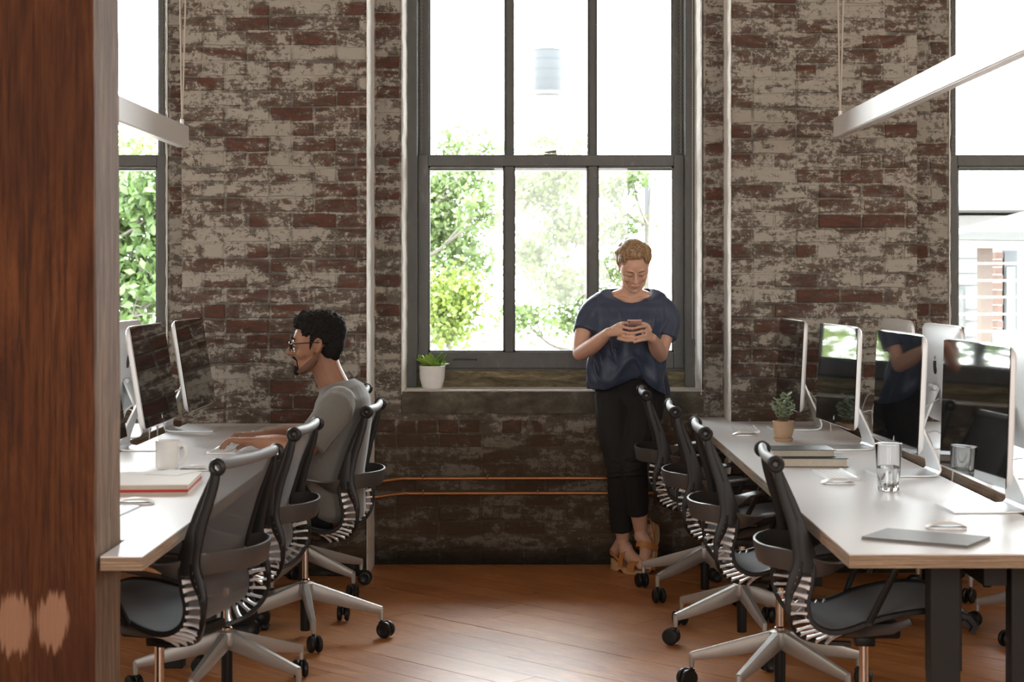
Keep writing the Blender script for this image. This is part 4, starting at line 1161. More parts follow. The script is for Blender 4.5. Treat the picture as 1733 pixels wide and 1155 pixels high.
def hand(mb, wrist, mid, nrm, fingers, thumb, scale=1.0, w_=.040):
    """palm from wrist to knuckle centre mid; nrm: back of hand; fingers: 4 lists of points (relative, world), thumb list"""
    wrist, mid, nrm = V(wrist), V(mid), V(nrm).normalized(); d = (mid-wrist); side = d.normalized().cross(nrm).normalized()
    loft(mb, [(wrist, side*.024*scale, nrm*.019*scale), (wrist+d*.3, side*.031*scale, nrm*.017*scale), (wrist+d*.7, side*w_*scale, nrm*.015*scale), (mid, side*w_*.98*scale, nrm*.013*scale), (mid+d*.08, side*w_*.85*scale, nrm*.009*scale)], 14)
    for f in fingers+[thumb]:
        r0 = .0092*scale if f is not thumb else .0115*scale
        mb.tube(bez(f, 12), [r0*(1-.28*i/12) for i in range(13)], 10); mb.sph(f[-1], r0*.74, 8, 6)

def head_shapes(mb, fem):
    """head in local axes: faces -y, +z up, origin between the ears"""
    st = len(mb.v)
    mb.sph((0, .020, .038), (.074, .094, .082), 24, 16)
    mb.sph((0, -.022, .028), (.066, .068, .066), 20, 14)
    mb.sph((0, -.028, -.030), (.056, .062, .070), 20, 14)
    mb.sph((0, -.046, -.070), (.040 if fem else .044, .042, .040), 18, 12)
    mb.sph((0, -.074, -.098), (.019 if fem else .022, .017, .016), 14, 10)
    for s_ in (1, -1):
        mb.sph((s_*.040, -.055, -.028), (.024, .026, .026), 14, 10)      # cheek
        mb.sph((s_*.046, -.022, .000), (.026, .050, .050), 14, 10)      # temple
        limb(mb, [(s_*(.053 if fem else .058), -.0, -.052), (s_*(.041 if fem else .045), -.035, -.085), (s_*.016, -.066, -.100)], [.014, .016, .013], 10)
        mb.tube([(s_*.008, -.083, .024), (s_*.030, -.084, .030), (s_*.048, -.070, .024)], [.0085, .0095, .007], 10)
        mb.sph((s_*.0095, -.098, -.030), (.0075, .010, .007), 10, 8)     # nostril wing
        # eyelid
        mb.sph((s_*.031, -.075, .006), (.0165, .0125, .0125), 14, 10)
        # ear: rim and lobe
        mb.tube([(s_*.070, .004, -.012), (s_*.078, -.002, .010), (s_*.083, .012, .026), (s_*.085, .028, .020), (s_*.082, .028, .0), (s_*.074, .016, -.022), (s_*.070, .006, -.028)], [.004, .0045, .005, .005, .005, .0055, .0055], 8)
        mb.sph((s_*.074, .014, .0), (.006, .014, .020), 10, 8)
    limb(mb, [(0, -.084, .020), (0, -.095, .004), (0, -.110 if fem else -.114, -.018), (0, -.112 if fem else -.116, -.026)], [.0075, .0075, .0095, .0105] if fem else [.008, .0085, .010, .0115], 10)
    mb.tube([(-.020, -.082, -.062), (-.008, -.0915, -.0575), (0, -.0905, -.059), (.008, -.0915, -.0575), (.020, -.082, -.062)], [.004, .0062, .006, .0062, .004], 8)
    mb.tube([(-.018, -.081, -.068), (0, -.0905, -.0705), (.018, -.081, -.068)], [.004, .0072, .004], 8)
    return st

# ---------------------------------------------------------------- the seated man
mx, my = -.887, 6.95
man = empty('person', (-.78, my, 0)); tag(man, 'seated person with short black hair, beard and glasses in a grey T-shirt, typing', 'person')
MO = V(man.location)
HM = Matrix.Translation((-.838, my-.02, 1.163)) @ Matrix.Rotation(R(-90), 4, 'Z') @ Matrix.Rotation(R(3), 4, 'X') @ Matrix.Scale(1.0, 4)
inv = Matrix.Translation(-MO)
b = MB(); st = head_shapes(b, False); b.xf(HM, st)
limb(b, [(-.822, my, 1.13), (-.800, my, 1.06), (-.765, my, .985), (-.74, my, .93)], [.060, .058, .062, .078], 18, up=(0, 1, 0))
# trunk
loft(b, [((-.735, my, .985), (.055, 0, 0), (0, .10, 0)), ((-.735, my, .93), (.085, 0, 0), (0, .165, 0)), ((-.745, my, .84), (.10, 0, 0), (0, .16, 0)), ((-.765, my, .72), (.095, 0, 0), (0, .145, 0)), ((-.775, my, .62), (.10, 0, 0), (0, .15, 0)), ((-.77, my, .54), (.11, 0, 0), (0, .165, 0)), ((-.76, my, .50), (.09, 0, 0), (0, .14, 0))])
armL = [(-.735, my-.185, .925), (-.80, my-.235, .84), (-.86, my-.265, .765)]; foreL = [(-.86, my-.265, .765), (-.96, my-.21, .782), (-1.055, my-.135, .787)]
armR = [(-.735, my+.185, .925), (-.80, my+.235, .84), (-.87, my+.255, .768)]; foreR = [(-.87, my+.255, .768), (-.97, my+.20, .784), (-1.06, my+.11, .790)]
for a_ in (armL, armR): limb(b, a_, [.056, .047, .040])
for a_ in (foreL, foreR): limb(b, a_, [.041, .041, .025])
for sgn, fo in ((-1, foreL), (1, foreR)):
    wv = V(fo[-1]); k = wv+V((-.085, -sgn*.022, .004)); fs_ = []
    for i, (dy, L) in enumerate(((-.030, .074), (-.010, .084), (.011, .079), (.030, .062))):
        yy = k.y+dy*(1 if sgn < 0 else -1)*-1
        a0 = V((k.x+.008, yy, k.z)); h_ = .004*i
        fs_.append([a0, a0+V((-L*.42, 0, .004)), a0+V((-L*.74, 0, -.014)), a0+V((-L*.90, 0, -.034+.002*i))])
    iy = -sgn
    th = [wv+V((-.028, iy*.024, -.006)), wv+V((-.060, iy*.044, -.016)), wv+V((-.088, iy*.050, -.028))]
    hand(b, wv, k, (0.05, 0, 1), fs_, th, 1.02)
# legs: thighs under the desk, shins down to the floor
for s_ in (1, -1):
    limb(b, [(-.77, my+s_*.09, .53), (-.98, my+s_*.12, .545), (-1.17, my+s_*.13, .52)], [.088, .078, .060]); limb(b, [(-1.17, my+s_*.13, .52), (-1.15, my+s_*.135, .30), (-1.10, my+s_*.135, .09)], [.057, .052, .036])
b.xf(inv)
bm_ = flesh(b, .0042, 4, 'body'); bm_.materials.append(M['skin_m']); link('body', bm_, None, man)
# T-shirt
s = MB()
loft(s, [((-.765, my, 1.010), (.066, 0, .018), (0, .078, 0)), ((-.742, my, .985), (.085, 0, .02), (0, .125, 0)), ((-.736, my, .945), (.105, 0, .01), (0, .195, 0)), ((-.742, my, .86), (.118, 0, 0), (0, .185, 0)), ((-.760, my, .76), (.122, 0, 0), (0, .178, 0)), ((-.785, my, .66), (.132, 0, 0), (0, .185, 0)), ((-.785, my, .58), (.135, 0, 0), (0, .19, 0)), ((-.775, my, .50), (.128, 0, 0), (0, .19, 0)), ((-.76, my, .475), (.10, 0, 0), (0, .16, 0))], 28)
for s_ in (1, -1):
    limb(s, [(-.737, my+s_*.145, .938), (-.750, my+s_*.192, .910), (-.795, my+s_*.232, .848), (-.836, my+s_*.255, .794)], [.066, .068, .062, .061], 18, end=False)
# folds: small ridges across belly and under the arm
rf = random.Random(3)
for k in range(7):
    z = .60+.03*k; a0 = rf.uniform(-.4, .2)
    pts = []
    for j in range(7):
        an = -PI/2-.9+.30*j+a0; pts.append((-.775+.125*math.sin(an)*1.0*(-1 if False else 1), my-.183*math.cos(an*1.0+0) if False else my+.182*math.sin(-PI/2+(-.9+.3*j)+a0*.3), z+.018*j*rf.choice((1, -1))*.6))
    pts = [(-.770-.122*math.cos(th_), my-.176*math.sin(th_), z+.10*(th_-1.0)*(.4 if k % 2 else -.25)) for th_ in [.5+a0*.3+.22*j for j in range(7)]]
    s.tube(pts, [.002, .006, .009, .010, .009, .006, .002], 8)
s.xf(inv)
sm = flesh(s, .0055, 5, 'tshirt')
# collar opening: cut the cap off, and keep only the shell above the hem
def cut(me, tests):
    bm = bmesh.new(); bm.from_mesh(me); kill = [v for v in bm.verts if any(t_(v.co) for t_ in tests)]
    bmesh.ops.delete(bm, geom=kill, context='VERTS'); bm.to_mesh(me); bm.free()
def plane(p, n_): p = V(p); n_ = V(n_).normalized(); return lambda c: (c-p).dot(n_) > 0
O_ = MO
cut(sm, [lambda c: ((c+O_)-V((-.770, my, 1.020))).length < .075])
sm.materials.append(M['greytee']); so = link('tshirt', sm, None, man); sd_ = so.modifiers.new('s', 'SOLIDIFY'); sd_.thickness = .003; sd_.offset = 1
# trousers
p_ = MB()
loft(p_, [((-.765, my, .60), (.10, 0, 0), (0, .155, 0)), ((-.77, my, .54), (.122, 0, 0), (0, .18, 0)), ((-.76, my, .485), (.11, 0, 0), (0, .17, 0))])
for s_ in (1, -1):
    limb(p_, [(-.79, my+s_*.09, .535), (-.98, my+s_*.12, .55), (-1.18, my+s_*.13, .525)], [.097, .088, .072]); limb(p_, [(-1.18, my+s_*.13, .525), (-1.16, my+s_*.135, .30), (-1.11, my+s_*.135, .12)], [.070, .066, .056])
p_.xf(inv); pm_ = flesh(p_, .008, 3, 'trousers'); pm_.materials.append(M['blackjean']); link('trousers', pm_, None, man)
for s_ in (1, -1):
    sh_ = MB(); limb(sh_, [(-1.09, my+s_*.135, .050), (-1.20, my+s_*.14, .042), (-1.31, my+s_*.145, .030)], [.047, .042, .030], flat=1); sh_.box(-1.34, -1.05, my+s_*.14-.04, my+s_*.14+.04, 0, .02, .008); sh_.xf(inv)
    q_ = flesh(sh_, .006, 3, 'shoe'); q_.materials.append(M['blackplastic']); link('shoe', q_, None, man)
# hair: close at the sides, combed up in front
h = MB(); rh = random.Random(4); st = 0
def surf(th, ph, gr=0):       # th: from the top, ph: around, 0 = back
    return V((math.sin(th)*math.sin(ph)*(.074+gr), .020+math.sin(th)*math.cos(ph)*(.094+gr), .038+math.cos(th)*(.082+gr)))
for i in range(1500):
    th = math.acos(1-rh.random()*1.45); ph = rh.uniform(-PI, PI); front = math.cos(ph) < -.25; p = surf(th, ph)
    if p.y < -.045 and p.z < .068: continue
    if p.y < -.012 and p.z < .035: continue
    if p.y < .040 and p.z < .004 : continue
    if p.z < -.048: continue
    side = min(1, max(0, (p.z-.03)/.06)); gr = .001+.011*side+(.012 if p.y < -.02 else 0)*side
    q_ = surf(th, ph, gr*rh.uniform(.6, 1.1)); r_ = .0045+.0035*side
    sweep = V((rh.uniform(-.006, .006), -.010*side if p.y < .0 else .002, .006*side))
    h.tube([p, (p+q_)/2, q_+sweep], [r_*1.2, r_*1.1, r_*.7], 6); h.sph(q_+sweep, r_*.7, 6, 5)
for s_ in (1, -1):
    h.tube([(s_*.070, -.012, .035), (s_*.0715, -.016, .0), (s_*.066, -.022, -.022)], [.007, .006, .003], 6)
    h.sph((s_*.040, .052, -.022), (.022, .032, .034), 10, 8)
h.sph((0, .052, .004), (.066, .062, .062), 16, 12); h.sph((0, .066, -.030), (.040, .030, .040), 14, 10); h.sph((0, .028, .046), (.0755, .0915, .080), 20, 14)
h.xf(inv @ HM)
hm = flesh(h, .0030, 3, 'hair'); hm.materials.append(M['hair_b']); link('hair', hm, None, man)
bd = MB()
bd.tube([(-.026, -.078, -.060), (-.014, -.0925, -.0475), (0, -.096, -.0455), (.014, -.0925, -.0475), (.026, -.078, -.060)], [.003, .005, .0055, .005, .003], 6)
bd.sph((0, -.086, -.101), (.018, .014, .017), 12, 8); bd.sph((0, -.090, -.084), (.009, .006, .006), 8, 6)
for s_ in (1, -1):
    bd.tube([(s_*.026, -.079, -.062), (s_*.027, -.077, -.080), (s_*.018, -.082, -.098)], [.003, .004, .006], 6)
bd.xf(inv @ HM); q_ = flesh(bd, .0025, 1, 'beard'); q_.materials.append(M['hair_b']); link('beard', q_, None, man)
for s_ in (1, -1):
    e_ = MB().sph((s_*.031, -.0835, .004), (.010, .0065, .006), 12, 8); e_.xf(inv @ HM); eo = e_.build('eye', M['eye'], man, smooth=True)
    e_ = MB().sph((s_*.031, -.0885, .003), (.0048, .003, .0048), 10, 6); e_.xf(inv @ HM); e_.build('iris', M['iris'], eo, smooth=True)
    e_ = MB().tube([(s_*.012, -.090, .026), (s_*.030, -.0935, .033), (s_*.050, -.078, .027)], [.003, .0045, .002], 6); e_.xf(inv @ HM); e_.build('eyebrow', M['hair_b'], man, smooth=True)
stb = MB()
for s_ in (1, -1): limb(stb, [(s_*.0625, -.004, -.030), (s_*.0585, -.003, -.054), (s_*.0455, -.037, -.086), (s_*.016, -.068, -.101)], [.006, .0150, .0168, .0140], 10)
stb.xf(inv @ HM); q_ = flesh(stb, .003, 2, 'stubble'); t = NT('stubble'); t.set(col=(.015, .012, .010), rough=.9, alpha=.33); q_.materials.append(t.m); link('stubble', q_, None, man)
e_ = MB().tube([(-.018, -.084, -.0655), (0, -.0955, -.066), (.018, -.084, -.0655)], [.003, .0055, .003], 8); e_.xf(inv @ HM); e_.build('lips', M['lip_m'], man, smooth=True)
g_ = MB()
for s_ in (1, -1):
    rim = [(s_*(.034+.024*math.cos(a)), -.100-.0+.008*(abs(math.cos(a))*0), .002+.018*math.sin(a)) for a in [2*PI*i/20 for i in range(20)]]
    g_.tube(rim, [.0022+.0016*max(0, math.sin(2*PI*i/20)) for i in range(20)], 6, closed=True, up=(0, 1, 0))
    g_.tube([(s_*.058, -.098, .008), (s_*.072, -.090, .010), (s_*.081, .0, .012), (s_*.079, .030, .008), (s_*.074, .046, -.012)], .0022, 6)
g_.tube([(-.010, -.102, .008), (0, -.105, .011), (.010, -.102, .008)], .002, 6)
g_.xf(inv @ HM); go_ = g_.build('glasses', M['frame'], man, smooth=True)
for s_ in (1, -1):
    l_ = MB().add([(s_*(.034+.023*math.cos(a)), -.1005+dy, .002+.017*math.sin(a)) for dy in (0, .001) for a in [2*PI*i/20 for i in range(20)]], [tuple(range(20)), tuple(range(39, 19, -1))]+[(i, (i+1) % 20, (i+1) % 20+20, i+20) for i in range(20)]); l_.xf(inv @ HM); l_.build('lens', M['lens'], go_)

# ---------------------------------------------------------------- the standing woman
wom = empty('person', (.50, 8.42, 0)); tag(wom, 'standing person with pinned-up blond hair and navy top, leaning on the sill over a phone', 'person')
WO = V(wom.location); inv = Matrix.Translation(-WO)
HWm = Matrix.Translation((.510, 8.375, 1.482)) @ Matrix.Rotation(R(4), 4, 'Z') @ Matrix.Rotation(R(34), 4, 'X') @ Matrix.Rotation(R(-3), 4, 'Y') @ Matrix.Scale(.93, 4)
b = MB(); st = head_shapes(b, True); b.xf(HWm, st)
def W(px, py, Y): return xz(px, py, Y)
limb(b, [(.510, 8.425, 1.46), (.505, 8.455, 1.40), (.500, 8.475, 1.33)], [.047, .049, .056], 18)
loft(b, [((.50, 8.48, 1.375), (.055, 0, 0), (0, .05, 0)), ((.498, 8.485, 1.345), (.145, 0, .0), (0, .062, 0)), ((.497, 8.485, 1.30), (.17, 0, 0), (0, .085, 0)), ((.497, 8.48, 1.20), (.150, 0, 0), (0, .10, 0)), ((.498, 8.50, 1.08), (.125, 0, 0), (0, .085, 0)), ((.50, 8.53, .98), (.135, 0, 0), (0, .09, 0)), ((.50, 8.545, .88), (.165, 0, 0), (0, .105, 0)), ((.50, 8.53, .80), (.155, 0, 0), (0, .10, 0))])
# collar bones
for s_ in (1, -1): b.tube([(.50+s_*.02, 8.415, 1.325), (.50+s_*.07, 8.415, 1.335), (.50+s_*.13, 8.45, 1.345)], .007, 8)
sR, eR, wR = V((.350, 8.478, 1.290)), W(982, 598, 8.40), W(1030, 563, 8.20)
sL, eL, wL = V((.650, 8.478, 1.285)), W(1117, 601, 8.40), W(1104, 573, 8.20)
limb(b, [sR, (sR+eR)/2+V((-.028, 0, .0)), eR], [.050, .042, .036]); limb(b, [eR, (eR+wR)/2+V((0, 0, -.008)), wR], [.037, .037, .0235])
limb(b, [sL, (sL+eL)/2+V((.022, 0, 0)), eL], [.050, .042, .036]); limb(b, [eL, (eL+wL)/2, wL], [.037, .037, .0235])
# hands close on the phone from both sides; thumbs on its face, fingers behind it
PH = W(1074, 552, 8.135)
kR = W(1052, 556, 8.145); fR = []
for i, (pz) in enumerate((553, 561, 568, 574)):
    a0 = W(1050-i*1.5, pz-1, 8.145+.006*i); fR.append([a0, W(1064-i, pz+3, 8.115+.004*i), W(1074-i, pz+2.5, 8.112), W(1080-i*2.5, pz+1, 8.125)])
tR = [W(1038, 557, 8.17), W(1048, 549, 8.165), W(1060, 547, 8.16), W(1068, 549, 8.155)]
hand(b, wR, kR, (-.30, -.75, .35), fR, tR, .90, .036)
kL = W(1093, 563, 8.14); fL = []
for i, (pz) in enumerate((552, 560, 568, 574.5)):
    a0 = W(1094+i*.5, pz, 8.14+.003*i); fL.append([a0, W(1083+i, pz+1.5, 8.108+.003*i), W(1074+i*.8, pz+4, 8.104), W(1067+i*2.2, pz+5.5, 8.118)])
tL = [W(1101, 561, 8.17), W(1096, 551, 8.165), W(1086, 548, 8.16), W(1079, 550, 8.155)]
hand(b, wL, kL, (.35, -.75, .3), fL, tL, .90, .036)
# legs: her right one straight down to the flat foot, the left crossed over with the heel up
hipR, hipL = V((.425, 8.53, .84)), V((.575, 8.53, .84))
kneeR, ankR = W(1049, 790, 8.40), W(1054, 915, 8.49)
kneeL, ankL = W(1073, 788, 8.33), W(1084, 900, 8.43)
limb(b, [hipR, (hipR+kneeR)/2+V((-.008, -.01, 0)), kneeR], [.088, .074, .054]); limb(b, [kneeR, (kneeR+ankR)/2, ankR+V((0, 0, .01)), ankR], [.053, .050, .033, .032])
limb(b, [hipL, (hipL+kneeL)/2+V((.008, -.01, 0)), kneeL], [.088, .074, .054]); limb(b, [kneeL, (kneeL+ankL)/2, ankL+V((0, 0, .01)), ankL], [.053, .050, .033, .032])
heelR, toeR = V((.428, 8.545, .085)), V((.548, 8.375, .045))
limb(b, [ankR, (ankR+heelR)/2, heelR], [.032, .030, .027]); limb(b, [ankR+V((.01, -.02, -.03)), (heelR+toeR)/2+V((.0, 0, .022)), toeR], [.034, .033, .022], flat=1.15)
dT = (toeR-heelR).normalized(); sT = dT.cross(V((0, 0, 1))).normalized()
for i, o_ in enumerate((-.026, -.013, -.001, .010, .021)): b.tube([toeR+sT*o_*1.0-dT*.02, toeR+sT*o_*1.05+dT*(.030-.004*abs(i-0))+V((0, 0, -.006))], [.010 if i == 0 else .0075, .008 if i == 0 else .006], 8); b.sph(toeR+sT*o_*1.05+dT*(.030-.004*i)+V((0, 0, -.006)), .0085 if i == 0 else .0063, 8, 6)
heelL, toeL = V((.600, 8.475, .205)), V((.565, 8.415, .055))
limb(b, [ankL, (ankL+heelL)/2+V((.004, .01, 0)), heelL], [.031, .029, .026]); limb(b, [ankL+V((.0, -.01, -.02)), (heelL+toeL)/2+V((-.012, -.03, .01)), toeL], [.033, .033, .026])
b.xf(inv); wm_ = flesh(b, .0036, 3, 'body'); wm_.materials.append(M['skin_w']); link('body', wm_, None, wom)
# loose top: rings following the photo's outline, hem rising in front
def toppt(u, t_):     # u around (0 = +x, going through the front), t_ 0 top .. 1 hem
    pass
prof = [  # z, cx, half width, half depth, centre y
    (1.380, .499, .100, .062, 8.466), (1.368, .499, .142, .072, 8.472), (1.35, .498, .172, .086, 8.476), (1.315, .497, .192, .100, 8.478), (1.28, .497, .196, .114, 8.475), (1.22, .497, .188, .128, 8.462), (1.14, .494, .178, .134, 8.462),
    (1.06, .490, .180, .136, 8.468), (.99, .488, .190, .138, 8.482), (.93, .488, .198, .138, 8.492), (.88, .495, .198, .134, 8.50), (.84, .52, .185, .126, 8.505)]
NA = 96; vs = []; fs = []; rows_ = 70
zz = [p[0] for p in prof]
def pr(z):
    for i in range(len(prof)-1):
        if prof[i][0] >= z >= prof[i+1][0]:
            t_ = (prof[i][0]-z)/(prof[i][0]-prof[i+1][0]); t_ = t_*t_*(3-2*t_)*.5+t_*.5; return [lerp(a_, b_, t_) for a_, b_ in zip(prof[i], prof[i+1])]
    return list(prof[-1])
for i in range(rows_+1):
    t_ = i/rows_
    for k in range(NA):
        an = 2*PI*k/NA; fx = math.cos(an); fy = math.sin(an)        # fy<0 is the front
        front = max(0, -fy)
        # neckline: scooped in front ; hem: tucked up in the middle of the front, long at the sides
        ztop = 1.376-.068*front**1.5; zhem = .885-.03*max(0, fx)**2+.135*front**5*math.exp(-((fx-.10)/.42)**2)-.0*fy
        z = lerp(ztop, zhem, t_); q_ = pr(z)
        low = max(0, (1.16-z)/.28)
        fold = (math.sin(an*9+z*9+1.3*math.sin(z*13))*.006+math.sin(an*5-z*14)*.007+noise.noise(V((fx*3, fy*3, z*4)))*.016)*min(1, max(0, (1.31-z)/.15))*(.55+.6*low)
        # drapes towards the tuck
        blouse = .016*math.exp(-((t_-.90)/.07)**2)*(front)
        hwid = q_[2]+fold+blouse*.4; hd = q_[3]+fold+blouse
        vs.append((q_[1]+fx*hwid, q_[4]+fy*hd, z))
for i in range(rows_):
    for k in range(NA): fs.append((i*NA+k, i*NA+(k+1) % NA, (i+1)*NA+(k+1) % NA, (i+1)*NA+k))
fs.append(tuple(range(NA-1, -1, -1))); fs.append(tuple(rows_*NA+k for k in range(NA)))
tp = MB().add(vs, fs)
def sleeve(pts, rs):
    n = 32; P = bez(pts, 26); rr = [p.x for p in bez([(r_, 0, 0) for r_ in rs], 26)]; vv = []; ff = []
    for i, p in enumerate(P):
        t_ = i/26; tdir = (P[min(i+1, 26)]-P[max(i-1, 0)]).normalized(); a = V((0, 1, 0)); a = (a-tdir*a.dot(tdir)).normalized(); bb = tdir.cross(a)
        for k in range(n):
            an = 2*PI*k/n; fl = 1+.06*math.sin(an*4+t_*5)*t_+.04*math.sin(an*7-t_*4)*t_
            vv.append(p+a*(rr[i]*.92*fl*math.cos(an))+bb*(rr[i]*fl*math.sin(an)))
    for i in range(26):
        for k in range(n): ff.append((i*n+k, i*n+(k+1) % n, (i+1)*n+(k+1) % n, (i+1)*n+k))
    ff.append(tuple(range(n-1, -1, -1))); ff.append(tuple(26*n+k for k in range(n)))
    tp.add(vv, ff); tp.sph(P[0], rr[0], 16, 10)
sleeve([(.405, 8.478, 1.322), (.345, 8.474, 1.290), (.302, 8.468, 1.236), tuple(W(990, 563, 8.43))], [.046, .060, .063, .062])
sleeve([(.590, 8.478, 1.318), (.650, 8.474, 1.284), (.684, 8.468, 1.226), tuple(W(1125, 572, 8.43))], [.046, .057, .060, .059])
def front_y(p):
    q_ = pr(p.z); u = max(-.95, min(.95, (p.x-q_[1])/q_[2])); return q_[4]-q_[3]*math.sqrt(1-u*u)
for path, rad in (([(1026, 512), (1032, 545), (1036, 590), (1048, 622)], .009), ([(1046, 518), (1053, 545), (1055, 580)], .006), ([(1003, 598), (1008, 630), (1020, 655)], .009), ([(1012, 590), (1020, 622), (1036, 648)], .008),
                  ([(1098, 596), (1106, 632), (1112, 662)], .009), ([(1112, 520), (1106, 548), (1098, 590)], .007), ([(1085, 520), (1080, 545), (1082, 590), (1078, 615)], .006), ([(1018, 520), (1012, 545), (1016, 575)], .007), ([(1030, 600), (1050, 618), (1062, 624)], .008), ([(1112, 600), (1120, 635), (1122, 660)], .008), ([(1040, 585), (1062, 608), (1070, 618)], .006)):
    pp = []
    for (a_, b_) in path:
        v_ = W(a_, b_, 8.33); v_.y = front_y(v_); s_ = v_.y/8.33; v_ = V(((a_-893)*v_.y/F, v_.y+.002, EYE-(b_-470)*v_.y/F)); v_.y = front_y(v_)+.003; pp.append(v_)
    pb_ = bez(pp, 14); tp.tube(pb_, [rad*math.sin(PI*(.08+.84*i/14)) for i in range(15)], 8, flat=.9)
tp.xf(inv); tm = flesh(tp, .0042, 3, 'top')
def inneck(c):
    c = c+WO
    if c.z < 1.27: return False
    q_ = pr(min(c.z, 1.38)); u = (c.x-.499)/.094; v_ = (c.y-8.468)/.090
    return u*u+v_*v_ < 1 and c.z > 1.296+.085*max(0, min(1, (c.y-8.385)/.12))
cut(tm, [inneck])
tm.materials.append(M['navy']); to = link('top', tm, None, wom); sd_ = to.modifiers.new('s', 'SOLIDIFY'); sd_.thickness = .003
# trousers, cropped
p_ = MB()
loft(p_, [((.495, 8.515, 1.03), (.128, 0, 0), (0, .092, 0)), ((.497, 8.525, .98), (.142, 0, 0), (0, .100, 0)), ((.50, 8.54, .90), (.170, 0, 0), (0, .113, 0)), ((.50, 8.54, .83), (.172, 0, 0), (0, .113, 0)), ((.50, 8.53, .775), (.15, 0, 0), (0, .10, 0))], 26)
cR, cL = W(1052, 898, 8.475), W(1079, 870, 8.395)
limb(p_, [hipR, (hipR+kneeR)/2+V((-.010, -.01, .0)), kneeR], [.101, .086, .066]); limb(p_, [kneeR, (kneeR+cR)/2, cR], [.066, .060, .053], end=False)
limb(p_, [hipL, (hipL+kneeL)/2+V((.006, -.01, .0)), kneeL], [.101, .086, .066]); limb(p_, [kneeL, (kneeL+cL)/2, cL], [.066, .060, .052], end=False)
for k, (c_, r_) in enumerate(((kneeR, .062), (kneeL, .062))):
    for j in range(4):
        z = .05-.035*j; p_.tube([c_+V((r_*math.cos(a), r_*math.sin(a), z+.018*math.sin(a*1.0+j))) for a in [-2.6+.35*q for q in range(7)]], [.002, .005, .007, .007, .006, .004, .002], 6)
p_.xf(inv); pm_ = flesh(p_, .005, 3, 'trousers')
pm_.materials.append(M['blackjean']); q_ = link('trousers', pm_, None, wom)
# clogs
def clog(heel, toe, name, up, n_):
    d = (toe-heel).normalized(); up = (V(up)-d*V(up).dot(d)).normalized(); sd = d.cross(up).normalized(); L = (toe-heel).length+.055; h0 = heel-d*.030
    m = MB(); out = []
    for k in range(26):
        a = 2*PI*k/26; x = math.cos(a)*.5+.5; y = math.sin(a)*(.036+.010*math.cos(a)); out.append((x, y))
    vs = []
    def bot(x): return .0 if x < .36 else (.016*math.sin((x-.36)/.18*PI) if x < .54 else (.0 if x < .82 else .020*((x-.82)/.18)**2))
    def top_(x): return .052-.030*max(0, min(1, (x-.2)/.45))
    for x, y in out: vs.append(h0+d*(x*L)+sd*y+up*(bot(x)))
    for x, y in out: vs.append(h0+d*(x*L)+sd*y+up*(top_(x)))
    m.add(vs, [tuple(range(26)), tuple(range(51, 25, -1))]+[(k, (k+1) % 26, (k+1) % 26+26, k+26) for k in range(26)])
    m.xf(inv); s_ = m.build(name, M['clog'], wom, smooth=True)
    st_ = MB()
    def band(x, wdt, hgt, half=.043):
        c = h0+d*(x*L); vv = []; ff = []
        for i in range(13):
            a = PI*i/12; o_ = sd*(half*math.cos(a))+up*(top_(x)-.006+hgt*math.sin(a)**.7)
            for w_ in (-wdt, wdt): vv.append(c+d*w_+o_); vv.append(c+d*w_+o_*1.0+(sd*math.cos(a)+up*math.sin(a))*.003)
        for i in range(12): b0 = i*4; ff += [(b0, b0+4, b0+6, b0+2), (b0+1, b0+3, b0+7, b0+5), (b0, b0+1, b0+5, b0+4), (b0+2, b0+6, b0+7, b0+3)]
        st_.add(vv, ff)
    band(.80, .026, .050, .048); band(.50, .016, .088, .046)
    pts = [h0+d*(L*.50)+sd*.038+up*.045, h0+d*(L*.2)+sd*.036+up*.085, h0+d*(-.004)+up*.090, h0+d*(L*.2)-sd*.036+up*.085, h0+d*(L*.50)-sd*.038+up*.045]
    st_.bar(bez(pts, 20), .007, .0018, up)
    st_.xf(inv); st_.build('strap', M['tan'], s_, smooth=True)
clog(V((.428, 8.545, .0)), V((.548, 8.375, .0)), 'clog', (0, 0, 1), 0)
clog(V((.628, 8.50, .195)), V((.580, 8.44, .012)), 'clog', (-.55, -.75, .3), 1)
# hair, combed back from the face into a loose knot
h = MB(); rh = random.Random(9)
def surfw(th, ph, gr=0): return V((math.sin(th)*math.sin(ph)*(.074+gr), .020+math.sin(th)*math.cos(ph)*(.094+gr), .038+math.cos(th)*(.082+gr)))
knot = V((.004, .108, .052))
h.sph((0, .045, .055), (.076, .078, .078), 20, 14)
for i in range(230):
    ph = rh.uniform(-PI, PI); c_ = math.cos(ph)
    th0 = 1.02 if c_ < -.75 else (1.5 if c_ < -.2 else 1.98)   # hairline by direction
    th0 *= rh.uniform(.9, 1.02); pts = []
    for j in range(6):
        t_ = j/5; th = th0*(1-t_)+.25*t_; wv_ = .004*math.sin(ph*9+t_*7)
        q_ = surfw(th, ph+.18*math.sin(t_*3+i)*t_*.5, .006+.012*math.sin(t_*PI)+wv_+rh.uniform(-.002, .004)); pts.append(q_.lerp(knot, max(0, t_-.45)*.9) if t_ > .45 else q_)
    h.tube(bez(pts, 10), [.0035+.0035*math.sin(PI*(j+1)/12) for j in range(11)], 5)
for i in range(46):
    a = rh.uniform(0, 2*PI); pts = []; tl = rh.uniform(-.6, .6); r_ = rh.uniform(.018, .034)
    for j in range(7):
        an = a+j*.5; pts.append(knot+V((r_*math.cos(an)*1.25, r_*math.sin(an)*.8+tl*.01, r_*math.sin(an+tl)*.75)))
    h.tube(bez(pts, 10), .0048, 5)
h.sph(knot, (.034, .028, .024), 12, 8)
h.xf(inv @ HWm); hm = flesh(h, .0030, 1, 'hair'); hm.materials.append(M['hair_w'])
ho = link('hair', hm, None, wom)
wh_ = MB()
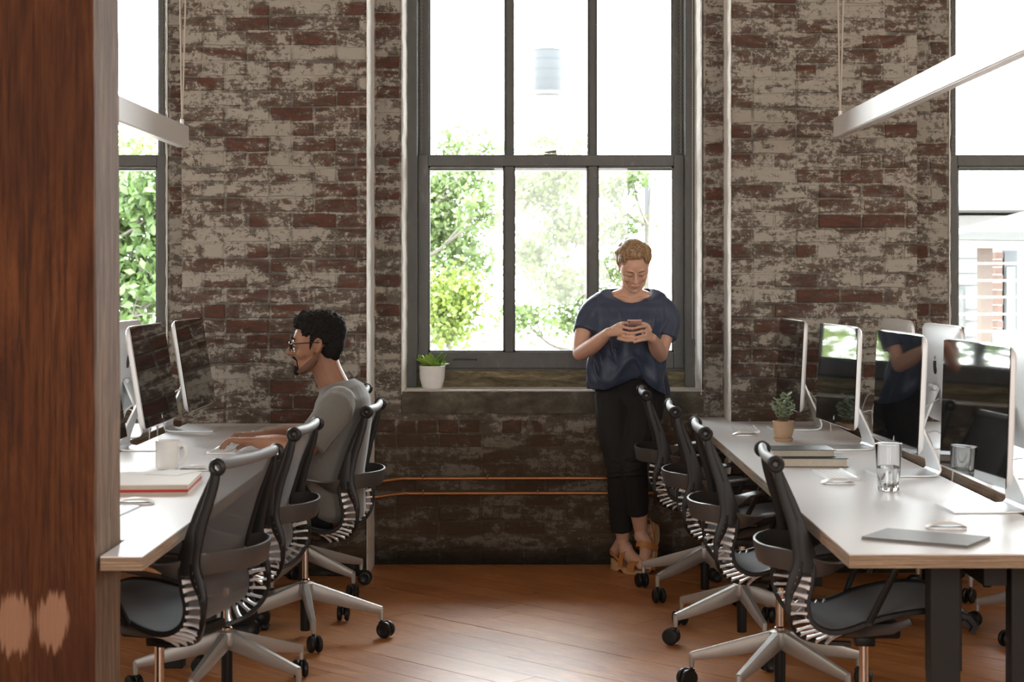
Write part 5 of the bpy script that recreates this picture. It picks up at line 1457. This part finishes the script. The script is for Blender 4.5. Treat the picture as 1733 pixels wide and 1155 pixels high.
for i in range(34):
    ph = rh.uniform(-PI, PI); th = rh.uniform(.2, 1.9) if math.cos(ph) > -.3 else rh.uniform(.2, .9); a = surfw(th, ph, .012); d_ = (a-V((0, .02, .04))).normalized()
    wh_.tube(bez([a, a+d_*.010+V((rh.uniform(-.01, .01), 0, .004)), a+d_*.016+V((rh.uniform(-.02, .02), rh.uniform(-.01, .01), rh.uniform(-.012, .012)))], 6), .0007, 3)
for s_ in (1, -1): wh_.tube(bez([(s_*.070, -.02, .02), (s_*.080, -.026, -.01), (s_*.082, -.020, -.04), (s_*.090, -.02, -.055)], 8), .0009, 3)
wh_.xf(inv @ HWm); tag(wh_.build('stray_hair', M['hair_w'], ho), kind='stuff')
for s_ in (1, -1):
    e_ = MB().tube([(s_*.016, -.0855, -.001), (s_*.025, -.0885, -.0035), (s_*.034, -.0875, -.0035), (s_*.045, -.0795, .000)], [.0010, .0018, .0018, .0010], 6); e_.xf(inv @ HWm); e_.build('eyelash', M['brow_w'], wom, smooth=True)
    e_ = MB().tube([(s_*.013, -.0925, .026), (s_*.030, -.0945, .031), (s_*.049, -.078, .026)], [.002, .0028, .0012], 6); e_.xf(inv @ HWm); e_.build('eyebrow', M['brow_w'], wom, smooth=True)
e_ = MB().tube([(-.018, -.0845, -.0635), (-.006, -.0955, -.0605), (0, -.0950, -.062), (.006, -.0955, -.0605), (.018, -.0845, -.0635)], [.002, .0045, .004, .0045, .002], 8).tube([(-.016, -.084, -.068), (0, -.0955, -.0705), (.016, -.084, -.068)], [.002, .005, .002], 8); e_.xf(inv @ HWm); e_.build('lips', M['lip_w'], wom, smooth=True)
# the phone
ph_ = empty('phone', PH); ph_.rotation_euler = (R(-38), 0, R(-4)); tag(ph_, 'rose-coloured phone held in both hands by the standing person', 'phone')
MB().box(-.0335, .0335, -.004, .004, -.062, .062, .0035).build('body', M['phone'], ph_, smooth=True)
ph_.rotation_euler = (R(62), R(0), R(-4))
MB().box(-.031, .031, .0040, .0046, -.054, .054).build('screen', M['screen'], ph_)
MB().lathe([(0, 0), (.0035, 0), (.0035, .0012), (0, .0012)], 10).xf(Matrix.Translation((-.024, -.0038, .052)) @ Matrix.Rotation(R(90), 4, 'X')).build('camera_lens', M['frame'], ph_)
lm = MB()
for poly in apple(.012):
    n = len(poly); lm.add([(-a_, -.0044, b_) for a_, b_ in poly]+[(-a_, -.0038, b_) for a_, b_ in poly], [tuple(range(n)), tuple(range(2*n-1, n-1, -1))]+[(i, (i+1) % n, (i+1) % n+n, i+n) for i in range(n)])
lm.build('logo', M['frame'], ph_)
